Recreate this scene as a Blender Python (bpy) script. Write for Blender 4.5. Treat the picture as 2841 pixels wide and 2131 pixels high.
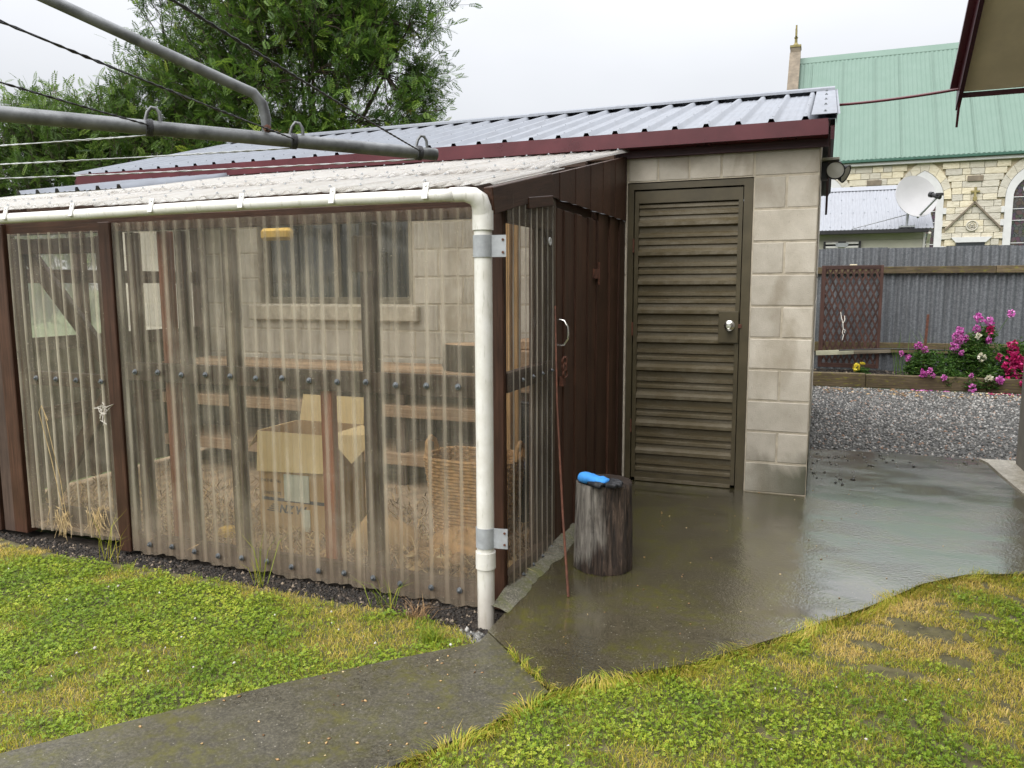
import bpy, bmesh, math, random
import numpy as np
from mathutils import Vector, Matrix, Euler
random.seed(7)
RNG = np.random.default_rng(11)
S = bpy.context.scene
COL = S.collection
for _o in list(bpy.data.objects):
    bpy.data.objects.remove(_o)

# ---------------------------------------------------------------- camera, sky, sun, exposure
F, YAW, PITCH, ROLL = 2163.96, 0.3731, 0.1267, -0.0042
CAM = Vector((0.010, -5.168, 1.342))
cam_d = bpy.data.cameras.new('camera')
cam = bpy.data.objects.new('camera', cam_d)
COL.objects.link(cam)
_cy, _sy, _cp, _sp = math.cos(YAW), math.sin(YAW), math.cos(PITCH), math.sin(PITCH)
_f = Vector((-_sy*_cp, _cy*_cp, -_sp)); _r = Vector((_cy, _sy, 0)); _u = _r.cross(_f)
_r2 = math.cos(ROLL)*_r + math.sin(ROLL)*_u; _u2 = -math.sin(ROLL)*_r + math.cos(ROLL)*_u
_m = Matrix((_r2, _u2, -_f)).transposed().to_4x4(); _m.translation = CAM
cam.matrix_world = _m
cam_d.sensor_width = 36.0
cam_d.lens = 36.0*F/2841.0
cam_d.clip_start = 0.05
cam_d.clip_end = 2000
S.camera = cam

world = bpy.data.worlds.new('World'); S.world = world
world.use_nodes = True
wn, wl = world.node_tree.nodes, world.node_tree.links
wn.clear()
SUN_EL, SUN_ROT = math.radians(50), math.radians(198)
sky = wn.new('ShaderNodeTexSky'); sky.sky_type = 'NISHITA'; sky.sun_disc = False
sky.sun_elevation = SUN_EL; sky.sun_rotation = SUN_ROT
bg_sky = wn.new('ShaderNodeBackground'); bg_sky.inputs['Strength'].default_value = 0.07
wl.new(sky.outputs[0], bg_sky.inputs['Color'])
# overcast cloud deck: steeper to the zenith than a real overcast, to light the ground, with faint soft mottling
tc = wn.new('ShaderNodeTexCoord')
sep = wn.new('ShaderNodeSeparateXYZ'); wl.new(tc.outputs['Generated'], sep.inputs[0])
pw = wn.new('ShaderNodeMath'); pw.operation = 'POWER'; pw.use_clamp = False
mx0 = wn.new('ShaderNodeMath'); mx0.operation = 'MAXIMUM'; mx0.inputs[1].default_value = 0.0
wl.new(sep.outputs['Z'], mx0.inputs[0]); wl.new(mx0.outputs[0], pw.inputs[0]); pw.inputs[1].default_value = 1.9
mr = wn.new('ShaderNodeMapRange'); mr.inputs['From Min'].default_value = 0.0; mr.inputs['From Max'].default_value = 1.0
mr.inputs['To Min'].default_value = 0.29; mr.inputs['To Max'].default_value = 1.6
wl.new(pw.outputs[0], mr.inputs['Value'])
nz = wn.new('ShaderNodeTexNoise'); nz.inputs['Scale'].default_value = 2.2; nz.inputs['Detail'].default_value = 4; nz.inputs['Roughness'].default_value = .5
mp = wn.new('ShaderNodeMapping'); mp.inputs['Scale'].default_value = (1, 1, 2.2)
wl.new(tc.outputs['Generated'], mp.inputs[0]); wl.new(mp.outputs[0], nz.inputs['Vector'])
mr2 = wn.new('ShaderNodeMapRange'); mr2.inputs['From Min'].default_value = .3; mr2.inputs['From Max'].default_value = .7
mr2.inputs['To Min'].default_value = .93; mr2.inputs['To Max'].default_value = 1.05
wl.new(nz.outputs['Fac'], mr2.inputs['Value'])
mm = wn.new('ShaderNodeMath'); mm.operation = 'MULTIPLY'
wl.new(mr.outputs[0], mm.inputs[0]); wl.new(mr2.outputs[0], mm.inputs[1])
bg_cl = wn.new('ShaderNodeBackground'); bg_cl.inputs['Color'].default_value = (0.955, 0.968, 1.0, 1)
wl.new(mm.outputs[0], bg_cl.inputs['Strength'])
mxs = wn.new('ShaderNodeMixShader'); mxs.inputs[0].default_value = 0.93
wl.new(bg_sky.outputs[0], mxs.inputs[1]); wl.new(bg_cl.outputs[0], mxs.inputs[2])
wo = wn.new('ShaderNodeOutputWorld'); wl.new(mxs.outputs[0], wo.inputs['Surface'])

sun_d = bpy.data.lights.new('sun', 'SUN'); sun_d.energy = 1.5; sun_d.angle = math.radians(70); sun_d.color = (1, .975, .93)
sun = bpy.data.objects.new('sun', sun_d); COL.objects.link(sun)
sun.rotation_mode = 'QUATERNION'
sun.rotation_quaternion = Vector((math.sin(SUN_ROT)*math.cos(SUN_EL), math.cos(SUN_ROT)*math.cos(SUN_EL), math.sin(SUN_EL))).to_track_quat('Z', 'Y')
S.view_settings.view_transform = 'Standard'; S.view_settings.look = 'None'
S.view_settings.exposure = 1.35; S.view_settings.gamma = 1.0; S.view_settings.use_curve_mapping = False
S.render.engine = 'CYCLES'
S.cycles.use_denoising = True
S.cycles.max_bounces = 10; S.cycles.transparent_max_bounces = 24; S.cycles.diffuse_bounces = 6
S.cycles.glossy_bounces = 4; S.cycles.transmission_bounces = 6
S.cycles.caustics_reflective = False; S.cycles.caustics_refractive = False

# ---------------------------------------------------------------- helpers
WM = {}
def reg(o, M, parent=None):
    if parent is not None:
        o.parent = parent; o.matrix_parent_inverse = WM[parent.name].inverted()
    o.matrix_basis = M; WM[o.name] = M.copy()
    COL.objects.link(o); return o
def thing(name, label, cat, loc=(0, 0, 0), group=None):
    o = bpy.data.objects.new(name, None); o.empty_display_size = .1
    reg(o, Matrix.Translation(loc)); o['label'] = label; o['category'] = cat
    if group: o['group'] = group
    return o
def tag(o, label=None, cat=None, kind=None, group=None):
    if label: o['label'] = label
    if cat: o['category'] = cat
    if kind: o['kind'] = kind
    if group: o['group'] = group
    return o
def link(name, mesh, parent=None, M=None):
    return reg(bpy.data.objects.new(name, mesh), M if M is not None else Matrix.Identity(4), parent)
def npmesh(name, V, F, mat, smooth=False, attrs=None):
    """V (n,3); F list of (m,k) int arrays."""
    me = bpy.data.meshes.new(name)
    V = np.asarray(V, np.float32); Fs = [np.asarray(f, np.int32) for f in F if len(f)]
    me.vertices.add(len(V)); me.vertices.foreach_set('co', V.ravel())
    nl = sum(f.size for f in Fs); npoly = sum(len(f) for f in Fs)
    me.loops.add(nl); me.loops.foreach_set('vertex_index', np.concatenate([f.ravel() for f in Fs]))
    me.polygons.add(npoly)
    tot = np.concatenate([np.full(len(f), f.shape[1], np.int32) for f in Fs])
    st = np.concatenate([[0], np.cumsum(tot)[:-1]]).astype(np.int32)
    me.polygons.foreach_set('loop_start', st); me.polygons.foreach_set('loop_total', tot)
    if smooth: me.polygons.foreach_set('use_smooth', np.ones(npoly, bool))
    me.update(calc_edges=True); me.validate(verbose=False)
    if attrs:
        for k, a in attrs.items():
            at = me.attributes.new(k, 'FLOAT', 'POINT'); at.data.foreach_set('value', np.asarray(a, np.float32))
    me.materials.append(mat)
    return me
_bc = {}
def boxmesh(dx, dy, dz, bev, mat):
    k = (round(dx, 4), round(dy, 4), round(dz, 4), bev, mat.name)
    if k in _bc: return _bc[k]
    bm = bmesh.new(); bmesh.ops.create_cube(bm, size=1)
    for v in bm.verts: v.co = (v.co.x*dx, v.co.y*dy, v.co.z*dz)
    if bev:
        bmesh.ops.bevel(bm, geom=bm.edges[:], offset=min(bev, min(dx, dy, dz)*.3), segments=1, affect='EDGES', profile=.5)
    me = bpy.data.meshes.new('box'); bm.to_mesh(me); bm.free(); me.materials.append(mat); _bc[k] = me
    return me
def frame_x(d, up):
    d = Vector(d).normalized(); up = Vector(up)
    if abs(d.dot(up.normalized())) > .99: up = Vector((0, 1, 0)) if abs(d.y) < .9 else Vector((1, 0, 0))
    y = up.cross(d).normalized(); z = d.cross(y)
    return Matrix((d, y, z)).transposed().to_4x4()
def beam(name, p0, p1, w, h, mat, parent=None, up=(0, 0, 1), bev=.003):
    """box from p0 to p1; w across, h along up; local X runs along it (the grain)."""
    p0, p1 = Vector(p0), Vector(p1)
    M = frame_x(p1-p0, up); M.translation = (p0+p1)/2
    return link(name, boxmesh((p1-p0).length, w, h, bev, mat), parent, M)
def box(name, a, b, mat, parent=None, bev=.003):
    a, b = Vector(a), Vector(b); lo = Vector(map(min, a, b)); hi = Vector(map(max, a, b)); d = hi-lo; c = (lo+hi)/2
    ax = max(range(3), key=lambda i: d[i])
    if ax == 0: return beam(name, (lo.x, c.y, c.z), (hi.x, c.y, c.z), d.y, d.z, mat, parent, (0, 0, 1), bev)
    if ax == 1: return beam(name, (c.x, lo.y, c.z), (c.x, hi.y, c.z), d.x, d.z, mat, parent, (0, 0, 1), bev)
    return beam(name, (c.x, c.y, lo.z), (c.x, c.y, hi.z), d.x, d.y, mat, parent, (0, 1, 0), bev)
class MB:
    """collects shapes into one mesh"""
    def __init__(s): s.V = []; s.F = []
    def add(s, vs, fs):
        o = len(s.V); s.V += [tuple(v) for v in vs]; s.F += [tuple(i+o for i in f) for f in fs]; return s
    def box(s, a, b, M=None):
        x0, y0, z0 = a; x1, y1, z1 = b
        vs = [Vector(p) for p in [(x0, y0, z0), (x1, y0, z0), (x1, y1, z0), (x0, y1, z0), (x0, y0, z1), (x1, y0, z1), (x1, y1, z1), (x0, y1, z1)]]
        if M: vs = [M @ v for v in vs]
        return s.add(vs, [(0, 3, 2, 1), (4, 5, 6, 7), (0, 1, 5, 4), (1, 2, 6, 5), (2, 3, 7, 6), (3, 0, 4, 7)])
    def beam(s, p0, p1, w, h, up=(0, 0, 1)):
        p0, p1 = Vector(p0), Vector(p1); M = frame_x(p1-p0, up); M.translation = (p0+p1)/2; L = (p1-p0).length
        return s.box((-L/2, -w/2, -h/2), (L/2, w/2, h/2), M)
    def tube(s, pts, r, n=8, cap=True, closed=False):
        pts = [Vector(p) for p in pts]; N = len(pts)
        rs = r if isinstance(r, (list, tuple)) else [r]*N
        nrm = None; rings = []
        for i, p in enumerate(pts):
            if closed: t = pts[(i+1) % N]-pts[i-1]
            else: t = pts[min(i+1, N-1)]-pts[max(i-1, 0)]
            t.normalize()
            if nrm is None:
                a = Vector((0, 0, 1)) if abs(t.z) < .9 else Vector((1, 0, 0)); nrm = t.cross(a).normalized()
            else:
                nrm = nrm - t*nrm.dot(t)
                nrm = nrm.normalized() if nrm.length > 1e-6 else t.orthogonal().normalized()
            b = t.cross(nrm)
            rings.append([p+rs[i]*(math.cos(2*math.pi*k/n)*nrm+math.sin(2*math.pi*k/n)*b) for k in range(n)])
        vs = [v for ring in rings for v in ring]; fs = []
        for i in range(N if closed else N-1):
            j = (i+1) % N
            for k in range(n): fs.append((i*n+k, i*n+(k+1) % n, j*n+(k+1) % n, j*n+k))
        if cap and not closed: fs += [tuple(range(n-1, -1, -1)), tuple((N-1)*n+k for k in range(n))]
        return s.add(vs, fs)
    def lathe(s, prof, n=24, M=None, cap0=True, cap1=True):
        vs = []; fs = []
        for r, z in prof:
            for k in range(n): vs.append(Vector((r*math.cos(2*math.pi*k/n), r*math.sin(2*math.pi*k/n), z)))
        for i in range(len(prof)-1):
            for k in range(n): fs.append((i*n+k, i*n+(k+1) % n, (i+1)*n+(k+1) % n, (i+1)*n+k))
        if cap0: fs.append(tuple(range(n-1, -1, -1)))
        if cap1: fs.append(tuple((len(prof)-1)*n+k for k in range(n)))
        if M: vs = [M @ v for v in vs]
        return s.add(vs, fs)
    def prism(s, poly, axis_vec):
        """poly: list of 3D points (planar), extruded by axis_vec"""
        n = len(poly); a = [Vector(p) for p in poly]; b = [p+Vector(axis_vec) for p in a]
        return s.add(a+b, [tuple(range(n-1, -1, -1)), tuple(range(n, 2*n))]+[(i, (i+1) % n, n+(i+1) % n, n+i) for i in range(n)])
    def mesh(s, name, mat, smooth=None):
        me = bpy.data.meshes.new(name); me.from_pydata(s.V, [], s.F)
        bm = bmesh.new(); bm.from_mesh(me); bmesh.ops.recalc_face_normals(bm, faces=bm.faces[:]); bm.to_mesh(me); bm.free()
        me.materials.append(mat)
        if smooth is not None:
            me.polygons.foreach_set('use_smooth', np.ones(len(me.polygons), bool))
            if smooth < 180: me.set_sharp_from_angle(angle=math.radians(smooth))
        return me
    def build(s, name, mat, parent=None, smooth=None, M=None):
        return link(name, s.mesh(name, mat, smooth), parent, M)
def vnoise(x, y, sc, seed=0):
    x = np.asarray(x)*sc; y = np.asarray(y)*sc
    xi = np.floor(x).astype(int); yi = np.floor(y).astype(int); fx = x-xi; fy = y-yi
    fx = fx*fx*(3-2*fx); fy = fy*fy*(3-2*fy)
    def h(a, b):
        n = (a*374761393+b*668265263+seed*974711) & 0x7fffffff
        n = ((n ^ (n >> 13))*1274126177) & 0x7fffffff
        return ((n ^ (n >> 16)) & 0xffff)/65535.0
    return (h(xi, yi)*(1-fx)+h(xi+1, yi)*fx)*(1-fy)+(h(xi, yi+1)*(1-fx)+h(xi+1, yi+1)*fx)*fy
def fbm(x, y, sc, seed=0):
    return .55*vnoise(x, y, sc, seed)+.3*vnoise(x, y, sc*2.1, seed+1)+.15*vnoise(x, y, sc*4.3, seed+2)
def inpoly(x, y, poly):
    x = np.asarray(x); y = np.asarray(y); c = np.zeros(x.shape, bool); n = len(poly)
    for i in range(n):
        x0, y0 = poly[i]; x1, y1 = poly[(i+1) % n]
        if y0 == y1: continue
        c ^= ((y0 > y) != (y1 > y)) & (x < (x1-x0)*(y-y0)/(y1-y0)+x0)
    return c

# ---------------------------------------------------------------- materials
class NT:
    def __init__(s, name):
        s.m = bpy.data.materials.new(name); s.m.use_nodes = True; s.n = s.m.node_tree.nodes; s.l = s.m.node_tree.links
        s.n.clear(); s.out = s.n.new('ShaderNodeOutputMaterial')
        s.p = s.n.new('ShaderNodeBsdfPrincipled'); s.l.new(s.p.outputs[0], s.out.inputs['Surface'])
        s._c = {}
    def new(s, t, **kw):
        n = s.n.new('ShaderNode'+t)
        for k, v in kw.items(): setattr(n, k, v)
        return n
    def con(s, a, b): s.l.new(a, b)
    def val(s, sock, v):
        if hasattr(v, 'is_linked') or isinstance(v, bpy.types.NodeSocket): s.l.new(v, sock)
        elif isinstance(v, (tuple, list)) and len(v) == 3 and sock.type == 'RGBA': sock.default_value = (*v, 1)
        else: sock.default_value = v
    def coord(s, kind='obj', scale=(1, 1, 1), rand=False, rot=(0, 0, 0)):
        if kind == 'world': src = s.new('NewGeometry').outputs['Position']
        else: src = s.new('TexCoord').outputs['Object']
        if rand:
            oi = s.new('ObjectInfo'); ad = s.new('VectorMath', operation='MULTIPLY_ADD')
            cb = s.new('CombineXYZ'); s.con(oi.outputs['Random'], cb.inputs[0]); s.con(oi.outputs['Random'], cb.inputs[1]); s.con(oi.outputs['Random'], cb.inputs[2])
            s.con(cb.outputs[0], ad.inputs[0]); ad.inputs[1].default_value = (37, 53, 71); s.con(src, ad.inputs[2]); src = ad.outputs[0]
        mp = s.new('Mapping'); mp.inputs['Scale'].default_value = scale; mp.inputs['Rotation'].default_value = rot; s.con(src, mp.inputs[0])
        return mp.outputs[0]
    def noise(s, vec, scale, detail=4, rough=.55, dist=0):
        n = s.new('TexNoise'); s.con(vec, n.inputs['Vector']); n.inputs['Scale'].default_value = scale
        n.inputs['Detail'].default_value = detail; n.inputs['Roughness'].default_value = rough; n.inputs['Distortion'].default_value = dist
        return n.outputs['Fac']
    def voro(s, vec, scale, feature='F1', out='Distance'):
        n = s.new('TexVoronoi', feature=feature); s.con(vec, n.inputs['Vector']); n.inputs['Scale'].default_value = scale
        return n.outputs[out]
    def ramp(s, fac, stops, interp='LINEAR'):
        r = s.new('ValToRGB'); r.color_ramp.interpolation = interp; e = r.color_ramp.elements
        while len(e) > 1: e.remove(e[-1])
        for i, (p, c) in enumerate(stops):
            el = e[0] if i == 0 else e.new(p)
            el.position = p; el.color = (*c, 1) if isinstance(c, (tuple, list)) else (c, c, c, 1)
        s.con(fac, r.inputs[0]); return r.outputs[0]
    def mix(s, fac, a, b, blend='MIX'):
        n = s.new('Mix', data_type='RGBA', blend_type=blend)
        s.val(n.inputs['Factor'], fac); s.val(n.inputs['A'] if False else n.inputs[6], a); s.val(n.inputs[7], b)
        return n.outputs[2]
    def math(s, op, a, b=0.0, c=None, clamp=False):
        n = s.new('Math', operation=op); n.use_clamp = clamp; s.val(n.inputs[0], a); s.val(n.inputs[1], b)
        if c is not None: s.val(n.inputs[2], c)
        return n.outputs[0]
    def attr(s, name):
        n = s.new('Attribute'); n.attribute_name = name; return n.outputs['Fac']
    def rand(s): return s.new('ObjectInfo').outputs['Random']
    def posz(s):
        g = s.new('NewGeometry'); x = s.new('SeparateXYZ'); s.con(g.outputs['Position'], x.inputs[0]); return x.outputs
    def bump(s, h, strength=.3, dist=.01):
        b = s.new('Bump'); b.inputs['Strength'].default_value = strength; b.inputs['Distance'].default_value = dist
        s.con(h, b.inputs['Height']); s.con(b.outputs[0], s.p.inputs['Normal']); return b
    def set(s, **kw):
        for k, v in kw.items():
            s.val(s.p.inputs[k.replace('_', ' ')], v)
        return s

def wood(name, dark, light, rough=.6, wear=None, wearamt=.0, spec=.3):
    t = NT(name)
    v = t.coord('obj', (1.4, 26, 26), rand=True)
    g = t.noise(v, 3.0, 6, .6, .6)
    c = t.ramp(g, [(.3, dark), (.72, light)])
    v2 = t.coord('obj', (1, 1, 1), rand=True)
    b = t.noise(v2, 5, 3)
    c = t.mix(t.ramp(b, [(.35, 0.0), (.75, .55)]), c, tuple(x*.55 for x in dark))
    if wear:
        w = t.noise(t.coord('obj', (3, 14, 14), rand=True), 4, 6, .7)
        c = t.mix(t.ramp(w, [(.62-wearamt, 0.0), (.72-wearamt, 1.0)]), c, wear)
    oi = t.rand(); h = t.new('HueSaturation'); t.val(h.inputs['Value'], t.math('MULTIPLY_ADD', oi, .5, .75)); t.con(c, h.inputs['Color']); c = h.outputs[0]
    t.set(Base_Color=c, Roughness=rough); t.p.inputs['Specular IOR Level'].default_value = spec
    t.bump(g, .35, .004)
    return t.m
M_brown = wood('brown_stained_timber', (.030, .0135, .0078), (.086, .040, .025), .48, (.15, .10, .07), -.07)
M_brown_in = wood('faded_brown_timber', (.062, .039, .029), (.135, .088, .066), .7)
M_red_t = wood('reddish_timber', (.16, .05, .025), (.32, .12, .065), .7)
M_raw = wood('raw_pine', (.42, .24, .10), (.62, .40, .19), .65)
M_shelf = wood('dusty_shelf_timber', (.28, .18, .11), (.50, .35, .22), .8)
M_olivet = wood('mossy_sleeper', (.055, .04, .02), (.16, .12, .07), .75, (.16, .15, .02), .06)
M_greyt = wood('grey_weathered_timber', (.13, .11, .08), (.30, .26, .19), .8)
M_greyt2 = wood('stained_grey_board', (.12, .11, .08), (.24, .22, .165), .8)
M_palet = wood('pale_timber', (.28, .27, .19), (.46, .45, .33), .8)
M_lattice = wood('lattice_brown', (.035, .016, .012), (.085, .042, .032), .6)
M_maroon_w = wood('maroon_board', (.035, .005, .008), (.06, .010, .013), .35)

def mat_block():
    t = NT('concrete_block')
    v = t.coord('obj', (1, 1, 1), rand=True)
    n1 = t.noise(v, 5.5, 5, .6); n2 = t.noise(t.coord('obj', (14, 14, 3.5), rand=True), 9, 4, .7); n3 = t.noise(v, 160, 2, .5)
    c = t.ramp(n1, [(.3, (.40, .36, .295)), (.7, (.55, .505, .43))])
    c = t.mix(t.ramp(n2, [(.64, 0.0), (.70, .45)]), c, (.16, .13, .095))
    w = t.noise(t.coord('world', (2.2, 2.2, 1.1)), 1.6, 4, .55, .5)
    c = t.mix(t.ramp(w, [(.52, 0.0), (.66, .42)]), c, (.19, .145, .085))
    hv = t.new('HueSaturation'); t.val(hv.inputs['Value'], t.math('MULTIPLY_ADD', t.rand(), .28, .86)); t.con(c, hv.inputs['Color']); c = hv.outputs[0]
    z = t.posz(); a = t.math('SUBTRACT', t.math('MULTIPLY_ADD', w, .62, .0), z[2])
    right = t.math('MULTIPLY_ADD', z[0], 1.7, 1.05, clamp=True)
    c = t.mix(t.math('MULTIPLY', t.ramp(a, [(0.0, 0.0), (.16, .9)]), right), c, (.045, .05, .026))
    t.set(Base_Color=c, Roughness=.85); t.bump(t.math('ADD', t.math('MULTIPLY', n3, .8), n2), .6, .003); return t.m
M_block = mat_block()
def simple(name, col, rough=.7, metal=0, nscale=8, var=.25, bump=.15, spec=.4, bscale=120, world=False):
    t = NT(name); v = t.coord('world' if world else 'obj', (1, 1, 1), rand=not world); n = t.noise(v, nscale, 5, .6)
    c = t.ramp(n, [(.3, tuple(x*(1-var) for x in col)), (.7, tuple(min(1, x*(1+var)) for x in col))])
    t.set(Base_Color=c, Roughness=t.math('MULTIPLY_ADD', n, .2, rough-.1), Metallic=metal); t.p.inputs['Specular IOR Level'].default_value = spec
    if bump: t.bump(t.noise(v, bscale, 3, .6), bump, .003)
    return t.m
M_mortar = simple('mortar', (.42, .37, .29), .9, nscale=14)
M_maroon = simple('maroon_painted_metal', (.075, .008, .013), .3, nscale=5, var=.2, bump=.03, spec=.5)
M_olive = simple('olive_paint', (.070, .056, .030), .42, nscale=7, var=.22, bump=.05)
M_black = simple('black_plastic', (.014, .014, .015), .45, bump=.05)
M_white_p = simple('white_plastic', (.62, .61, .58), .5, nscale=6, var=.08, bump=.03)
M_card = simple('cardboard', (.42, .27, .13), .85, nscale=7, var=.1, bump=.05)
M_cardlight = simple('cardboard_flap', (.62, .47, .24), .85, nscale=7, var=.08, bump=.05)
M_navy = simple('navy_ink', (.03, .035, .06), .8, bump=0)
M_greyink = simple('grey_ink', (.14, .10, .07), .8, bump=0)
M_label = simple('pale_label', (.55, .58, .5), .7, bump=0, var=.15)
M_steel = simple('bright_steel', (.62, .60, .56), .25, 1.0, bump=.02)
M_rust = simple('rusty_steel', (.10, .038, .022), .75, 0, nscale=30, var=.5)
M_dkmetal = simple('dark_galvanised_pipe', (.17, .175, .18), .5, .5, nscale=18, var=.45, bump=.1)
M_wire = simple('twisted_line_wire', (.05, .05, .055), .5, .2)
M_wire2 = simple('pale_line_wire', (.36, .37, .37), .5, .2)
M_soil = simple('dark_soil', (.030, .023, .017), .9, nscale=18, var=.6, bump=.9, bscale=60, world=True)
M_straw = simple('dry_straw', (.46, .34, .17), .85, nscale=30, var=.35, bump=0)
M_glove_b = simple('blue_knit', (.05, .28, .72), .8, nscale=40, var=.15, bump=.5, bscale=300)
M_glove_k = simple('black_rubber', (.012, .013, .016), .55, nscale=40, var=.3, bump=.3, bscale=200)
M_yellow = simple('yellow_cloth', (.65, .42, .10), .8)
M_wicker = simple('wicker', (.42, .24, .10), .75, nscale=30, var=.35, bump=.2)
M_soffit = simple('cream_soffit', (.78, .66, .46), .7, nscale=3, var=.12, bump=.05)
M_cream = simple('cream_weatherboard', (.44, .43, .36), .7, nscale=3, var=.1, bump=.05)
M_dkpane = simple('dark_glass', (.02, .025, .028), .08, nscale=3, var=.4, bump=0, spec=.6)
M_greywall = simple('grey_render', (.16, .15, .13), .85, nscale=6, var=.25, bump=.4, bscale=80)
M_chalk = simple('white_painted_stone', (.52, .52, .52), .7, nscale=5, var=.07, bump=.1)
M_sandst = simple('pale_mortar_stone', (.46, .40, .28), .9, nscale=10, var=.12, bump=.3)
M_lichen = simple('lichen_stone', (.24, .20, .085), .9, nscale=6, var=.3, bump=.5, bscale=30)
M_oldst = simple('brown_old_stone', (.17, .14, .105), .9, nscale=5, var=.3, bump=.5, bscale=30)
M_gfascia = simple('dark_green_gutter', (.03, .09, .065), .5, bump=0)
M_bark = simple('tree_bark', (.055, .042, .03), .9, nscale=12, var=.4, bump=.6)
M_hose = simple('black_hose', (.012, .012, .013), .4, bump=0)
M_twine = simple('white_twine', (.6, .56, .5), .9, bump=0)
M_bolt = simple('weathered_bolt', (.16, .17, .18), .5, .7, nscale=60, var=.4)
M_washer = simple('rubber_washer', (.10, .105, .11), .6, .3)

def mat_churchstone():
    t = NT('rockfaced_stone'); v = t.coord('obj', (1, 1, 1), rand=True)
    n = t.noise(t.coord('obj', (1, 1, 2.4), rand=True), 6, 5, .65)
    c = t.ramp(n, [(.3, (.44, .38, .26)), (.52, (.53, .475, .35)), (.75, (.58, .53, .42))])
    hv = t.new('HueSaturation'); t.val(hv.inputs['Value'], t.math('MULTIPLY_ADD', t.rand(), .3, .84)); t.val(hv.inputs['Saturation'], t.math('MULTIPLY_ADD', t.rand(), .45, .55)); t.con(c, hv.inputs['Color'])
    t.set(Base_Color=hv.outputs[0], Roughness=.9); t.bump(n, .6, .04); return t.m
M_cstone = mat_churchstone()
def mat_metalroof(name, col, rough=.35, metal=.55, stain=(.3, .3, .31)):
    t = NT(name); v = t.coord('world', (1, 1, 1)); n = t.noise(v, 2.2, 5, .6); n2 = t.noise(t.coord('world', (14, 2.0, 2.0)), 2.5, 4, .6)
    c = t.mix(t.ramp(n2, [(.4, 0.0), (.8, .6)]), col, stain)
    t.set(Base_Color=c, Metallic=metal, Roughness=t.math('MULTIPLY_ADD', n, .3, rough-.12)); return t.m
M_zinc = mat_metalroof('grey_metal_roof', (.20, .215, .245), .46, .3, (.135, .14, .155))
M_zinc2 = mat_metalroof('old_corrugated_roof', (.24, .25, .275), .55, .15, (.17, .17, .18))
M_green = mat_metalroof('green_roof', (.115, .180, .145), .65, 0.0, (.098, .158, .126))
def mat_galv():
    t = NT('galvanised_iron'); v = t.coord('world', (1, 1, 1)); vo = t.voro(v, 60, out='Color'); sx = t.new('SeparateColor'); t.con(vo, sx.inputs[0])
    n = t.noise(t.coord('world', (9, 9, .8)), 1.4, 5, .6)
    c = t.mix(t.math('MULTIPLY', sx.outputs[0], .55), (.10, .108, .118), (.24, .25, .265))
    c = t.mix(t.ramp(n, [(.45, 0.0), (.7, .6)]), c, (.07, .072, .075))
    t.set(Base_Color=c, Metallic=.25, Roughness=.5); return t.m
M_galv = mat_galv()
M_strap = simple('galvanised_strap', (.34, .355, .37), .6, .15, nscale=20, var=.2, bump=0)
def mat_pvc():
    t = NT('white_pvc_pipe'); v = t.coord('world', (1, 1, 1)); n = t.noise(v, 9, 6, .65); n2 = t.noise(t.coord('world', (30, 30, 5)), 2.2, 4, .6); z = t.posz()
    c = t.ramp(n, [(.3, (.60, .58, .52)), (.65, (.73, .72, .69))])
    c = t.mix(t.ramp(n2, [(.58, 0.0), (.74, .6)]), c, (.30, .29, .22))
    dirt = t.math('MULTIPLY', t.ramp(t.math('SUBTRACT', t.math('MULTIPLY', n, .5), z[2]), [(0.1, 0.0), (.36, .8)]), 1.0)
    c = t.mix(dirt, c, (.36, .31, .25))
    t.set(Base_Color=c, Roughness=.38); return t.m
M_pvc = mat_pvc()
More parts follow.
